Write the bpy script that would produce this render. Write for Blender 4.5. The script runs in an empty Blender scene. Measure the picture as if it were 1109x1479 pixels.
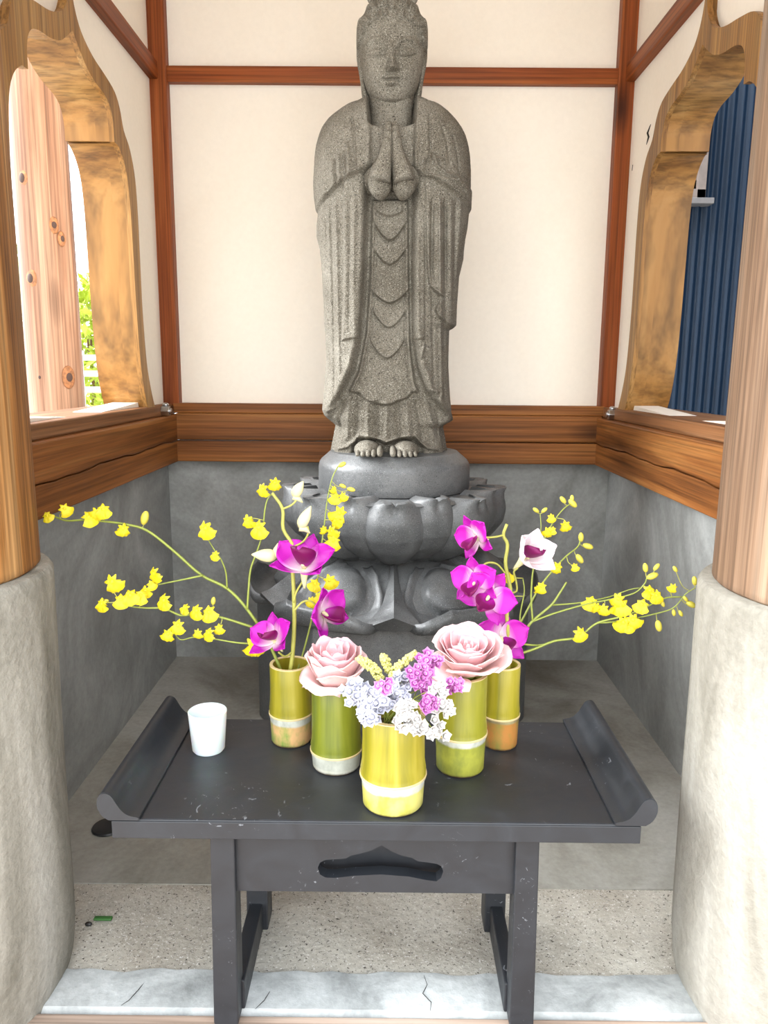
import bpy, bmesh, math, random
import numpy as np
from mathutils import Vector, Matrix, Euler
random.seed(7); np.random.seed(7)
R = math.radians
scene = bpy.context.scene
C = scene.collection

# ------------------------------------------------------------------ camera, world, exposure
F, CX, CY, CAMH = 1100.0, 554.5, 739.5, 0.858
PITCH, YAW, ROLL = R(10.4), R(0.29), R(0.45)
cam_d = bpy.data.cameras.new('camera')
cam = bpy.data.objects.new('camera', cam_d); C.objects.link(cam)
cam.location = (0, 0, CAMH)
cam.rotation_euler = (Matrix.Rotation(YAW, 3, 'Z') @ Matrix.Rotation(R(90)-PITCH, 3, 'X') @ Matrix.Rotation(ROLL, 3, 'Z')).to_euler()
cam_d.sensor_fit = 'HORIZONTAL'; cam_d.sensor_width = 36.0
cam_d.lens = F / 1109.0 * 36.0
cam_d.clip_start = 0.02
scene.camera = cam

world = bpy.data.worlds.new('sky'); scene.world = world
world.use_nodes = True
wn = world.node_tree.nodes; wl = world.node_tree.links
bg = wn['Background']
tc = wn.new('ShaderNodeTexCoord'); sep = wn.new('ShaderNodeSeparateXYZ')
rp = wn.new('ShaderNodeValToRGB')
rp.color_ramp.elements[0].position = 0.48; rp.color_ramp.elements[0].color = (1.0, 0.985, 0.95, 1)
rp.color_ramp.elements[1].position = 0.85; rp.color_ramp.elements[1].color = (0.88, 0.94, 1.0, 1)
mr = wn.new('ShaderNodeMapRange'); mr.inputs[1].default_value = -1; mr.inputs[2].default_value = 1
wl.new(tc.outputs['Generated'], sep.inputs[0]); wl.new(sep.outputs['Z'], mr.inputs[0])
wl.new(mr.outputs[0], rp.inputs[0]); wl.new(rp.outputs[0], bg.inputs['Color'])
bg.inputs['Strength'].default_value = 2.3

sun_d = bpy.data.lights.new('sun_left_offscreen', 'SUN'); sun = bpy.data.objects.new('sun_left_offscreen', sun_d); C.objects.link(sun)
sun_d.energy = 7.0; sun_d.angle = R(50); sun_d.color = (0.95, 0.98, 1.0)
sun.rotation_euler = Vector((1.0, -0.12, -0.62)).to_track_quat('-Z', 'Y').to_euler()   # light travels along this vector

vs = scene.view_settings
vs.view_transform = 'Standard'; vs.look = 'None'; vs.gamma = 1; vs.use_curve_mapping = False
vs.exposure = 1.15

# ------------------------------------------------------------------ measuring helpers (photo point + real distance -> place in the room)
_fw = np.array([-math.sin(YAW)*math.cos(PITCH), math.cos(YAW)*math.cos(PITCH), -math.sin(PITCH)])
_rt = np.array([math.cos(YAW), math.sin(YAW), 0]); _up = np.cross(_rt, _fw); _o = np.array([0, 0, CAMH])
_rt, _up = _rt*math.cos(ROLL)+_up*math.sin(ROLL), _up*math.cos(ROLL)-_rt*math.sin(ROLL)
def _ray(x, y): return _fw + _rt*(x-CX)/F - _up*(y-CY)/F
def at(x, y, d):
    r = _ray(x, y); return Vector(_o + r*d/r[1])
def on_z(x, y, z):
    r = _ray(x, y); return Vector(_o + r*(z-CAMH)/r[2])
def mpp(p):            # metres per photo pixel at a place
    return float((np.array(p)-_o) @ _fw) / F

# ------------------------------------------------------------------ materials
M = {}
def nodes(name, rough=0.6, spec=0.5):
    m = bpy.data.materials.new(name); m.use_nodes = True
    nt = m.node_tree; b = nt.nodes['Principled BSDF']
    b.inputs['Roughness'].default_value = rough
    b.inputs['Specular IOR Level'].default_value = spec
    M[name] = m
    return m, nt, b
def coord(nt, scale=(1, 1, 1), rot=(0, 0, 0), kind='Object'):
    t = nt.nodes.new('ShaderNodeTexCoord'); mp = nt.nodes.new('ShaderNodeMapping')
    mp.inputs['Scale'].default_value = scale; mp.inputs['Rotation'].default_value = rot
    nt.links.new(t.outputs[kind], mp.inputs[0]); return mp.outputs[0]
def noise(nt, vec, scale, detail=4, rough=0.55, dist=0):
    n = nt.nodes.new('ShaderNodeTexNoise')
    n.inputs['Scale'].default_value = scale; n.inputs['Detail'].default_value = detail
    n.inputs['Roughness'].default_value = rough; n.inputs['Distortion'].default_value = dist
    nt.links.new(vec, n.inputs['Vector']); return n.outputs['Fac']
def ramp(nt, fac, stops, interp='LINEAR'):
    r = nt.nodes.new('ShaderNodeValToRGB'); cr = r.color_ramp; cr.interpolation = interp
    while len(cr.elements) < len(stops): cr.elements.new(0.5)
    for e, (p, c) in zip(cr.elements, stops):
        e.position = p; e.color = (c, c, c, 1) if isinstance(c, (int, float)) else (*c, 1)
    nt.links.new(fac, r.inputs[0]); return r.outputs[0]
def mix(nt, a, b, fac, mode='MIX'):
    x = nt.nodes.new('ShaderNodeMix'); x.data_type = 'RGBA'; x.blend_type = mode
    for s, val in ((x.inputs[0], fac), (x.inputs[6], a), (x.inputs[7], b)):
        if hasattr(val, 'is_linked'): nt.links.new(val, s)
        elif isinstance(val, (int, float)): s.default_value = val if s.type == 'VALUE' else (val, val, val, 1)
        else: s.default_value = (*val, 1)
    return x.outputs[2]
def bump(nt, b, h, strength=0.3, dist=0.01):
    k = nt.nodes.new('ShaderNodeBump'); k.inputs['Strength'].default_value = strength; k.inputs['Distance'].default_value = dist
    nt.links.new(h, k.inputs['Height']); nt.links.new(k.outputs[0], b.inputs['Normal'])
def plain(name, col, rough=0.5, spec=0.5, metal=0, var=0.12, vscale=30):
    m, nt, b = nodes(name, rough, spec)
    n = noise(nt, coord(nt), vscale, 3)
    lo = tuple(c*(1-var) for c in col); hi = tuple(min(1, c*(1+var)) for c in col)
    nt.links.new(ramp(nt, n, [(0.3, lo), (0.7, hi)]), b.inputs['Base Color'])
    b.inputs['Metallic'].default_value = metal
    return m
def wood(name, dark, mid, light, axis='z', rough=0.5, fine=1.0, knots=0.0, spec=0.4, streak=1.0):
    m, nt, b = nodes(name, rough, spec)
    s = {'x': (0.05, 1, 1), 'y': (1, 0.05, 1), 'z': (1, 1, 0.05), 'jamb': (0.35, 0.7, 0.06)}[axis]
    s2 = {'x': (0.012, 1, 1), 'y': (1, 0.012, 1), 'z': (1, 1, 0.012), 'jamb': (0.12, 0.7, 0.02)}[axis]
    n1 = noise(nt, coord(nt, s), 16*streak, 5, 0.6, 0.8)
    n2 = noise(nt, coord(nt, s2), 170*fine, 3, 0.6)
    col = ramp(nt, n1, [(0.28, dark), (0.5, mid), (0.72, light)])
    f = ramp(nt, n2, [(0.32, 0.42), (0.6, 1.08)])
    col = mix(nt, col, f, 0.85, 'MULTIPLY')
    if knots:
        s3 = {'x': (0.35, 1, 1), 'y': (1, 0.35, 1), 'z': (1, 1, 0.35)}[axis]
        v = nt.nodes.new('ShaderNodeTexVoronoi'); v.inputs['Scale'].default_value = knots; v.inputs['Randomness'].default_value = 1
        nt.links.new(coord(nt, s3), v.inputs['Vector'])
        k = ramp(nt, v.outputs['Distance'], [(0.05, 1), (0.13, 0.5), (0.2, 0)])
        col = mix(nt, col, tuple(c*0.35 for c in dark), k)
    nt.links.new(col, b.inputs['Base Color'])
    bump(nt, b, n2, 0.15, 0.003)
    return m
def concrete(name, dark, mid, light, rough=0.7, scale=3.0, speck=None, bmp=0.25, streaks=False, spec=0.3, fine=0.7, warp=0.6):
    m, nt, b = nodes(name, rough, spec)
    n1 = noise(nt, coord(nt, (1, 1, 0.25) if streaks else (1, 1, 1)), scale, 7, 0.62, warp)
    n2 = noise(nt, coord(nt), 90, 5, 0.6)
    col = ramp(nt, n1, [(0.3, dark), (0.5, mid), (0.7, light)])
    col = mix(nt, col, ramp(nt, n2, [(0.3, 0.8), (0.7, 1.08)]), fine, 'MULTIPLY')
    if speck:
        sc, thr, sd, sl = speck
        n3 = noise(nt, coord(nt), sc, 2, 0.7)
        col = mix(nt, col, sd, ramp(nt, n3, [(thr-0.02, 1), (thr+0.02, 0)]))
        n4 = noise(nt, coord(nt, (1.1, 1.3, 1.2)), sc*0.9, 2, 0.7)
        col = mix(nt, col, sl, ramp(nt, n4, [(1-thr-0.02, 0), (1-thr+0.02, 0.8)]))
    nt.links.new(col, b.inputs['Base Color'])
    bump(nt, b, n2, bmp, 0.004)
    return m

wood('wood_red', (0.12, 0.024, 0.006), (0.26, 0.062, 0.013), (0.37, 0.11, 0.025), 'z', 0.45, knots=7, spec=0.25)
wood('wood_red_x', (0.12, 0.024, 0.006), (0.26, 0.062, 0.013), (0.37, 0.11, 0.025), 'x', 0.45, spec=0.25)
wood('wood_red_y', (0.12, 0.024, 0.006), (0.26, 0.062, 0.013), (0.37, 0.11, 0.025), 'y', 0.45, spec=0.25)
wood('beam_x', (0.085, 0.027, 0.006), (0.245, 0.086, 0.02), (0.39, 0.175, 0.05), 'x', 0.5, knots=5, spec=0.25)
wood('beam_y', (0.085, 0.027, 0.006), (0.245, 0.086, 0.02), (0.39, 0.175, 0.05), 'y', 0.5, knots=5, spec=0.25)
wood('sill_y', (0.13, 0.045, 0.014), (0.26, 0.115, 0.045), (0.40, 0.22, 0.11), 'y', 0.55, spec=0.25)
wood('frame_wood_z', (0.17, 0.07, 0.016), (0.34, 0.165, 0.045), (0.47, 0.27, 0.095), 'z', 0.45, spec=0.3)
wood('frame_wood', (0.17, 0.07, 0.016), (0.34, 0.165, 0.045), (0.47, 0.27, 0.095), 'jamb', 0.45, spec=0.3)
wood('pillar_orange', (0.08, 0.026, 0.007), (0.36, 0.155, 0.042), (0.60, 0.36, 0.155), 'z', 0.55, knots=4.2, spec=0.25, streak=1.5)
wood('pillar_grey', (0.085, 0.046, 0.026), (0.225, 0.138, 0.085), (0.34, 0.24, 0.165), 'z', 0.6, spec=0.25, streak=1.5)
wood('log', (0.14, 0.06, 0.032), (0.29, 0.155, 0.095), (0.41, 0.265, 0.18), 'z', 0.6, knots=5.5, spec=0.25)
wood('deck', (0.26, 0.17, 0.115), (0.44, 0.33, 0.26), (0.58, 0.48, 0.40), 'x', 0.65)
wood('ceiling_wood', (0.36, 0.19, 0.08), (0.50, 0.29, 0.13), (0.60, 0.38, 0.19), 'x', 0.55)
concrete('plaster', (0.88, 0.80, 0.68), (0.91, 0.84, 0.735), (0.92, 0.86, 0.77), 0.85, 0.9, bmp=0.03, fine=0.12)
concrete('concrete_wall', (0.19, 0.19, 0.178), (0.30, 0.302, 0.288), (0.42, 0.425, 0.41), 0.42, 3.0, bmp=0.12, warp=1.6)
concrete('concrete_floor', (0.20, 0.185, 0.155), (0.36, 0.35, 0.31), (0.48, 0.47, 0.44), 0.55, 3.5, bmp=0.15)
concrete('aggregate', (0.34, 0.30, 0.245), (0.49, 0.455, 0.39), (0.60, 0.57, 0.50), 0.85, 4.0, speck=(260, 0.36, (0.07, 0.06, 0.05), (0.76, 0.74, 0.70)), bmp=0.6)
concrete('kerb_concrete', (0.24, 0.25, 0.245), (0.42, 0.435, 0.43), (0.56, 0.575, 0.57), 0.7, 9.0, bmp=0.35)
concrete('plinth_concrete', (0.155, 0.143, 0.113), (0.31, 0.293, 0.25), (0.42, 0.405, 0.362), 0.8, 8.0, bmp=0.7, streaks=True)
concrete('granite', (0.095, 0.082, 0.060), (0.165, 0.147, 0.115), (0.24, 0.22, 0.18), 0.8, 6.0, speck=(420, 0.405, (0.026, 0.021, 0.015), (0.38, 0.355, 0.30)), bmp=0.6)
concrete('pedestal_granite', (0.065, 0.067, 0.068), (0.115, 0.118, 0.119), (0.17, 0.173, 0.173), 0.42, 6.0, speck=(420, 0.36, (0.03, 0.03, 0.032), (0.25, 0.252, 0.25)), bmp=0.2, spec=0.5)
concrete('ground_pale', (0.42, 0.41, 0.38), (0.52, 0.51, 0.48), (0.6, 0.59, 0.56), 0.9, 1.0)
plain('steel', (0.55, 0.56, 0.57), 0.3, 0.5, 1.0)
plain('crack', (0.02, 0.018, 0.015), 0.9)
plain('rubber', (0.02, 0.02, 0.02), 0.4)
plain('leaf_green', (0.04, 0.14, 0.03), 0.5)

def table_mat(name, base, worn, rough):
    m, nt, b = nodes(name, rough, 0.5)
    n = noise(nt, coord(nt, (1, 1.6, 1)), 14, 8, 0.7, 1.2)
    col = ramp(nt, n, [(0.35, tuple(c*0.75 for c in base)), (0.6, base), (0.72, tuple(c*1.35 for c in base))])
    n2 = noise(nt, coord(nt, (1, 0.6, 1)), 60, 3, 0.6, 2.5)
    n3 = noise(nt, coord(nt), 9, 2)
    mk = mix(nt, ramp(nt, n2, [(0.655, 0), (0.70, 0.8)]), ramp(nt, n3, [(0.5, 0), (0.6, 1)]), 1.0, 'MULTIPLY')
    col = mix(nt, col, worn, mk)
    nt.links.new(col, b.inputs['Base Color'])
    nt.links.new(ramp(nt, n, [(0.3, rough-0.08), (0.7, rough+0.1)]), b.inputs['Roughness'])
    bump(nt, b, n, 0.08, 0.003)
table_mat('table_paint', (0.019, 0.0215, 0.0265), (0.18, 0.19, 0.21), 0.44)

def attr_mat(name, rough=0.5, trans=0.0, var=0.1, scale=60):
    m, nt, b = nodes(name, rough, 0.3)
    a = nt.nodes.new('ShaderNodeVertexColor'); a.layer_name = 'Col'
    n = noise(nt, coord(nt), scale, 3)
    col = mix(nt, a.outputs[0], ramp(nt, n, [(0.3, 1-var), (0.7, 1+var)]), 1.0, 'MULTIPLY')
    nt.links.new(col, b.inputs['Base Color'])
    b.inputs['Subsurface Weight'].default_value = trans
    b.inputs['Subsurface Radius'].default_value = (0.01, 0.008, 0.006)
    b.inputs['Subsurface Scale'].default_value = 0.3
attr_mat('petal', 0.5, 0.25)
attr_mat('papery', 0.7, 0.2)
plain('stem_green', (0.24, 0.28, 0.045), 0.5, vscale=60)
plain('stem_pale', (0.38, 0.37, 0.075), 0.5, vscale=60)
plain('yellow_petal', (0.66, 0.53, 0.008), 0.55, var=0.15, vscale=200)
plain('yellow_bud', (0.55, 0.48, 0.06), 0.5)
plain('pale_bud', (0.62, 0.58, 0.32), 0.5)
plain('goldenrod', (0.66, 0.64, 0.22), 0.7, var=0.25, vscale=250)
plain('foliage', (0.10, 0.22, 0.05), 0.6, var=0.4, vscale=8)
plain('foliage_yellow', (0.42, 0.50, 0.05), 0.6, var=0.3, vscale=8)
plain('turquoise', (0.02, 0.45, 0.50), 0.5)
plain('white_paint', (0.75, 0.75, 0.74), 0.6)
plain('aluminium_grey', (0.16, 0.15, 0.15), 0.5)
plain('bronze_frame', (0.20, 0.16, 0.14), 0.4, 0.5, 0.2)
plain('blue_siding', (0.006, 0.019, 0.042), 0.5, 0.3, 0.0, 0.08, 5)
m, nt, b = nodes('glass_pane', 0.05, 0.5); b.inputs['Base Color'].default_value = (0.25, 0.3, 0.33, 1)
m, nt, b = nodes('cup_plastic', 0.35, 0.4); b.inputs['Base Color'].default_value = (0.88, 0.90, 0.89, 1)
b.inputs['Subsurface Weight'].default_value = 0.4; b.inputs['Subsurface Scale'].default_value = 0.02
m, nt, b = nodes('water', 0.05, 0.5); b.inputs['Base Color'].default_value = (0.05, 0.04, 0.03, 1)

# ------------------------------------------------------------------ mesh helpers
def wloc(o):
    v = Vector((0, 0, 0))
    while o: v = v + o.location; o = o.parent
    return v
def link_mesh(name, verts, faces, mat, parent=None, smooth=False, fix=True, bevel=0, col=None, local=False, sharp=None):
    me = bpy.data.meshes.new(name)
    off = wloc(parent) if (parent and not local) else Vector((0, 0, 0))
    me.from_pydata([(a-off.x, b_-off.y, c-off.z) for a, b_, c in verts], [], faces)
    if fix:
        bm = bmesh.new(); bm.from_mesh(me); bmesh.ops.recalc_face_normals(bm, faces=bm.faces); bm.to_mesh(me); bm.free()
    if col is not None:
        ca = me.color_attributes.new('Col', 'FLOAT_COLOR', 'POINT')
        ca.data.foreach_set('color', np.array([(*c, 1) for c in col], dtype=np.float32).ravel())
    if smooth: me.polygons.foreach_set('use_smooth', [True]*len(me.polygons))
    if smooth and sharp: me.set_sharp_from_angle(angle=R(sharp))
    me.materials.append(M[mat]); me.update()
    o = bpy.data.objects.new(name, me); C.objects.link(o)
    if parent: o.parent = parent
    if bevel:
        bv = o.modifiers.new('bevel', 'BEVEL'); bv.width = bevel; bv.segments = 2; bv.limit_method = 'ANGLE'; bv.angle_limit = R(40)
    return o
def spline(pts, n=6):
    pts = [Vector(p) for p in pts]
    if len(pts) < 3: return pts
    q = [pts[0]*2-pts[1]] + pts + [pts[-1]*2-pts[-2]]
    out = []
    for i in range(1, len(q)-2):
        for k in range(n):
            t = k/n; a, b_, c, d = q[i-1], q[i], q[i+1], q[i+2]
            out.append(0.5*((2*b_)+(c-a)*t+(2*a-5*b_+4*c-d)*t*t+(3*b_-a-3*c+d)*t**3))
    out.append(pts[-1]); return out
class MB:
    def __init__(s): s.v = []; s.f = []; s.c = []
    def add(s, vs, fs, col=None):
        n = len(s.v); s.v += [tuple(v) for v in vs]; s.f += [[i+n for i in f] for f in fs]
        if col is not None: s.c += [col]*len(vs) if isinstance(col, tuple) else list(col)
        return s
    def box(s, x0, x1, y0, y1, z0, z1):
        vs = [(x, y, z) for z in (z0, z1) for y in (y0, y1) for x in (x0, x1)]
        return s.add(vs, [(0, 2, 3, 1), (4, 5, 7, 6), (0, 1, 5, 4), (2, 6, 7, 3), (0, 4, 6, 2), (1, 3, 7, 5)])
    def hexa(s, bot, top):
        vs = list(bot)+list(top); n = len(bot)
        return s.add(vs, [tuple(range(n))[::-1], tuple(range(n, 2*n))]+[(i, (i+1) % n, (i+1) % n+n, i+n) for i in range(n)])
    def prism(s, poly, axis, a0, a1):
        def mk(p, a):
            return {'x': (a, p[0], p[1]), 'y': (p[0], a, p[1]), 'z': (p[0], p[1], a)}[axis]
        return s.hexa([mk(p, a0) for p in poly], [mk(p, a1) for p in poly])
    def lathe(s, prof, cx, cy, n=32, close=False):
        vs = [(cx+r*math.cos(2*math.pi*k/n), cy+r*math.sin(2*math.pi*k/n), z) for r, z in prof for k in range(n)]
        m_ = len(prof)
        fs = [(i*n+k, i*n+(k+1) % n, (i+1)*n+(k+1) % n, (i+1)*n+k) for i in range(m_-1) for k in range(n)]
        if close: fs += [((m_-1)*n+k, (m_-1)*n+(k+1) % n, (k+1) % n, k) for k in range(n)]
        else: fs += [tuple(range(n))[::-1], tuple(range((m_-1)*n, m_*n))]
        return s.add(vs, fs)
    def tube(s, pts, rad, n=6, flat=1.0):
        pts = [Vector(p) for p in pts]; m_ = len(pts)
        if not hasattr(rad, '__len__'): rad = [rad]*m_
        vs = []; ref = None
        for i, p in enumerate(pts):
            t = (pts[min(i+1, m_-1)]-pts[max(i-1, 0)])
            t = t.normalized() if t.length > 1e-9 else Vector((0, 0, 1))
            if ref is None:
                ref = Vector((0, 1, 0)) if abs(t.y) < 0.9 else Vector((1, 0, 0))
            a = (ref-t*ref.dot(t)).normalized(); b_ = t.cross(a); ref = a
            for k in range(n):
                th = 2*math.pi*k/n
                vs.append(p+(a*math.cos(th)*flat+b_*math.sin(th))*rad[i])
        fs = [(i*n+k, i*n+(k+1) % n, (i+1)*n+(k+1) % n, (i+1)*n+k) for i in range(m_-1) for k in range(n)]
        fs += [tuple(range(n))[::-1], tuple(range((m_-1)*n, m_*n))]
        return s.add(vs, fs)
    def ball(s, c, r, nu=12, nv=8, rot=None):
        c = Vector(c); r = r if hasattr(r, '__len__') else (r, r, r)
        vs = []
        for j in range(nv+1):
            ph = math.pi*j/nv
            for k in range(nu):
                th = 2*math.pi*k/nu
                q = Vector((r[0]*math.sin(ph)*math.cos(th), r[1]*math.sin(ph)*math.sin(th), r[2]*math.cos(ph)))
                if rot: q = rot @ q
                vs.append(c+q)
        fs = [(j*nu+k, j*nu+(k+1) % nu, (j+1)*nu+(k+1) % nu, (j+1)*nu+k) for j in range(nv) for k in range(nu)]
        return s.add(vs, fs)
    def build(s, name, mat, parent=None, **k):
        if s.c and 'col' not in k: k['col'] = s.c
        return link_mesh(name, s.v, s.f, mat, parent, **k)
def tag(o, label, cat, group=None):
    o['label'] = label; o['category'] = cat
    if group: o['group'] = group
    return o
def struct(o, label=None):
    o['kind'] = 'structure'
    if label: o['label'] = label
    return o
def empty(name, loc):
    o = bpy.data.objects.new(name, None); C.objects.link(o); o.location = loc; o.empty_display_size = 0.05
    return o
def thing(name, label, cat, loc, group=None): return tag(empty(name, loc), label, cat, group)

# ------------------------------------------------------------------ the room
WX, YB = 0.637, 2.2
Y0 = 0.93                                   # near end of the side walls
struct(MB().box(-0.75, 0.75, 1.157, 2.3, -0.15, 0).build('floor', 'concrete_floor'), 'smooth grey concrete floor inside the shrine')
struct(MB().box(-0.75, 0.75, 0.958, 1.157, -0.15, -0.002).build('threshold_strip', 'aggregate'), 'pale exposed aggregate strip before the smooth floor')
# kerb with an uneven rear edge, sloping gently to the front
kp = MB(); nx = 60
vs = []
for i in range(nx+1):
    x = -0.75+1.5*i/nx
    e = 0.966+0.002*math.sin(x*37)+0.002*math.sin(x*91+1)+0.0025*random.uniform(-1, 1)
    vs += [(x, 0.899, -0.15), (x, 0.899, -0.012), (x, 0.906, -0.004), (x, 0.94, 0.001), (x, e, 0.0015), (x, e, -0.15)]
fs = [(i*6+k, i*6+k+1, i*6+k+7, i*6+k+6) for i in range(nx) for k in range(5)]
kp.add(vs, fs)
kb = struct(kp.build('kerb_strip', 'kerb_concrete', smooth=True, sharp=40), 'grey mortar kerb strip with cracks')
for pts in ([(0.058, 0.962), (0.062, 0.945), (0.055, 0.93), (0.066, 0.915), (0.064, 0.90)], [(-0.16, 0.93), (-0.165, 0.915), (-0.175, 0.90)], [(-0.34, 0.945), (-0.345, 0.93), (-0.352, 0.912), (-0.36, 0.903)]):
    MB().tube([(x, y, 0.0008 if y < 0.95 else 0.0014) for x, y in pts], [0.0003]+[0.0006]*(len(pts)-2)+[0.0003], 5).build('crack', 'crack', kb)
deck = struct(empty('deck', (0, 0.4, -0.05)), 'weathered wooden boards before the kerb')
for k in range(7):
    y1 = 0.8965-k*0.125
    MB().box(-0.9, 0.9, y1-0.121, y1, -0.05, -0.006-0.001*(k % 2)).build('plank', 'deck', deck, bevel=0.003)
gr = MB().box(-14, 14, -6, 16, -0.25, -0.15); struct(gr.build('ground', 'ground_pale'), 'pale paved ground outside')

# window profile: half outlines (offset from the window's middle, height)
WCS = {-1: 1.603, 1: 1.652}
OUT = [(0.412, 0.762), (0.385, 0.81), (0.36, 0.88), (0.347, 1.0), (0.346, 1.1), (0.346, 1.22), (0.338, 1.31), (0.310, 1.368), (0.272, 1.40), (0.252, 1.44), (0.222, 1.466), (0.165, 1.48), (0.10, 1.492), (0.045, 1.515), (0.016, 1.55), (0.0, 1.60)]
INL = [(0.352, 0.762), (0.325, 0.82), (0.308, 0.90), (0.300, 1.0), (0.297, 1.1), (0.293, 1.22), (0.283, 1.29), (0.262, 1.33), (0.232, 1.353), (0.212, 1.356)]
INU = [(0.206, 1.357), (0.204, 1.395), (0.188, 1.424), (0.155, 1.438), (0.105, 1.445), (0.062, 1.458), (0.03, 1.478), (0.0, 1.50)]
def sm(p): return [(q.x, q.y) for q in spline([(a, b_, 0) for a, b_ in p], 4)]
OUTs, INLs, INUs = sm(OUT), sm(INL), sm(INU)
def hole_u(z):
    pts = [(max(u-0.018, 0), w) for u, w in OUTs]
    for (u0, z0), (u1, z1) in zip(pts, pts[1:]):
        if z0 <= z <= z1: return u0+(u1-u0)*(z-z0)/max(z1-z0, 1e-9)
    return 0
ZS, ZTOP = 0.745, 2.12
def side_wall(sx, name, label):
    w = struct(empty(name, (sx*0.69, 1.6, 0)), label)
    a, b_ = sorted((sx*WX, sx*0.70))
    zs = [ZS, 0.762]+[0.762+(1.58-0.762)*i/48 for i in range(1, 49)]
    m_ = MB(); WC = WCS[sx]
    for z0, z1 in zip(zs, zs[1:]):
        u0, u1 = hole_u(max(z0, 0.762)), hole_u(z1)
        for e0, e1, yy in ((WC-u0, WC-u1, Y0), (WC+u0, WC+u1, YB+0.06)):
            bot = [(a, yy, z0), (b_, yy, z0), (b_, e0, z0), (a, e0, z0)]
            top = [(a, yy, z1), (b_, yy, z1), (b_, e1, z1), (a, e1, z1)]
            m_.hexa(bot, top)
    m_.box(a, b_, Y0, YB+0.06, 1.58, ZTOP)
    m_.build('plaster_panel', 'plaster', w)
    MB().box(*sorted((sx*(WX+0.003), sx*0.73)), Y0, YB+0.06, -0.15, 0.62).build('concrete_base', 'concrete_wall', w)
    return w
wl_ = side_wall(-1, 'wall_left', 'left side wall, cream plaster over dark grey concrete')
wr_ = side_wall(1, 'wall_right', 'right side wall, cream plaster over bluish grey concrete')
wb = struct(empty('wall_back', (0, 2.25, 0)), 'rear wall behind the statue, cream plaster over grey concrete')
MB().box(-0.72, 0.72, YB, YB+0.07, ZS, ZTOP).build('plaster_panel', 'plaster', wb)
MB().box(-0.72, 0.72, YB+0.002, YB+0.09, -0.15, 0.62).build('concrete_base', 'concrete_wall', wb)
# chips in the plaster of the right wall
for pts in ([(2.013, 1.461), (2.030, 1.446), (2.019, 1.434), (2.036, 1.421)], [(2.140, 1.40), (2.143, 1.386)]):
    k = 1 if len(pts) > 2 else 0.4
    MB().tube([(WX-0.0005, y, z) for y, z in pts], [0.001]+[0.004*k]*(len(pts)-2)+[0.001], 6, flat=0.4).build('plaster_chip', 'crack', wr_)
struct(MB().box(-1.15, 1.15, 0.45, 2.65, 2.12, 2.18).build('ceiling', 'ceiling_wood'), 'wooden ceiling under the roof')

# timber: corner posts, rails, boards under the windows
n_t = [0]
def trim(m_, mat, label, bevel=0.003, parent=None):
    n_t[0] += 1
    return struct(m_.build('trim_%d' % n_t[0], mat, bevel=bevel), label)
trim(MB().box(-0.640, -0.592, 2.17, 2.21, 0.76, ZTOP), 'wood_red', 'slim red-brown corner post by the left wall')
trim(MB().box(0.594, 0.640, 2.17, 2.21, 0.76, ZTOP), 'wood_red', 'slim red-brown corner post by the right wall')
trim(MB().box(-0.60, 0.60, 2.178, 2.21, 1.608, 1.648), 'wood_red_x', 'horizontal red-brown rail across the rear wall')
trim(MB().box(-0.66, -0.614, Y0, 2.175, 1.612, 1.655), 'wood_red_y', 'horizontal rail high on the left wall')
trim(MB().box(0.614, 0.66, Y0, 2.175, 1.612, 1.655), 'wood_red_y', 'horizontal rail high on the right wall')
def boards(name_label, kind):
    n_t[0] += 1
    if kind == 'back':
        t = struct(empty('trim_%d' % n_t[0], (0, 2.18, 0.6)), name_label)
        MB().box(-0.602, 0.602, 2.155, 2.21, 0.604, 0.6635).build('board', 'beam_x', t, bevel=0.003)
        MB().box(-0.602, 0.602, 2.153, 2.21, 0.666, 0.740).build('board', 'beam_x', t, bevel=0.004)
        MB().box(-0.61, 0.61, 2.168, 2.21, 0.740, 0.768).build('sill', 'beam_x', t, bevel=0.003)
    else:
        sx = kind
        t = struct(empty('trim_%d' % n_t[0], (sx*0.62, 1.5, 0.6)), name_label)
        def strip(zlo, zhi, xf):     # a board whose upper and lower edges wander a little like the split in the timber
            m_ = MB(); N = 24; vs = []
            for i in range(N+1):
                y = Y0+(2.205-Y0)*i/N
                vs += [(sx*xf, y, zlo(y)), (sx*0.70, y, zlo(y)), (sx*0.70, y, zhi(y)), (sx*xf, y, zhi(y))]
            fs = [(i*4+k, i*4+(k+1) % 4, i*4+4+(k+1) % 4, i*4+4+k) for i in range(N) for k in range(4)]+[(0, 1, 2, 3), (N*4, N*4+1, N*4+2, N*4+3)]
            return m_.add(vs, fs)
        wob = lambda y: 0.664+0.0022*math.sin(y*17+sx)+0.0015*math.sin(y*41)-0.012*max(0, 1.5-y)
        strip(lambda y: 0.603, lambda y: wob(y)-0.0012, 0.599 if sx < 0 else 0.587).build('board', 'beam_y', t, bevel=0.002)
        strip(lambda y: wob(y)+0.0012, lambda y: 0.736, 0.597 if sx < 0 else 0.585).build('board', 'beam_y', t, bevel=0.004)
        MB().box(*sorted((sx*(0.613 if sx < 0 else 0.605), sx*0.775)), Y0, 2.205, 0.736, 0.766).build('sill', 'sill_y', t, bevel=0.004)
boards('stacked timber boards across the rear wall behind the statue', 'back')
boards('stacked red-brown timber boards under the left window', -1)
boards('stacked brown timber boards under the right window', 1)
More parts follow.
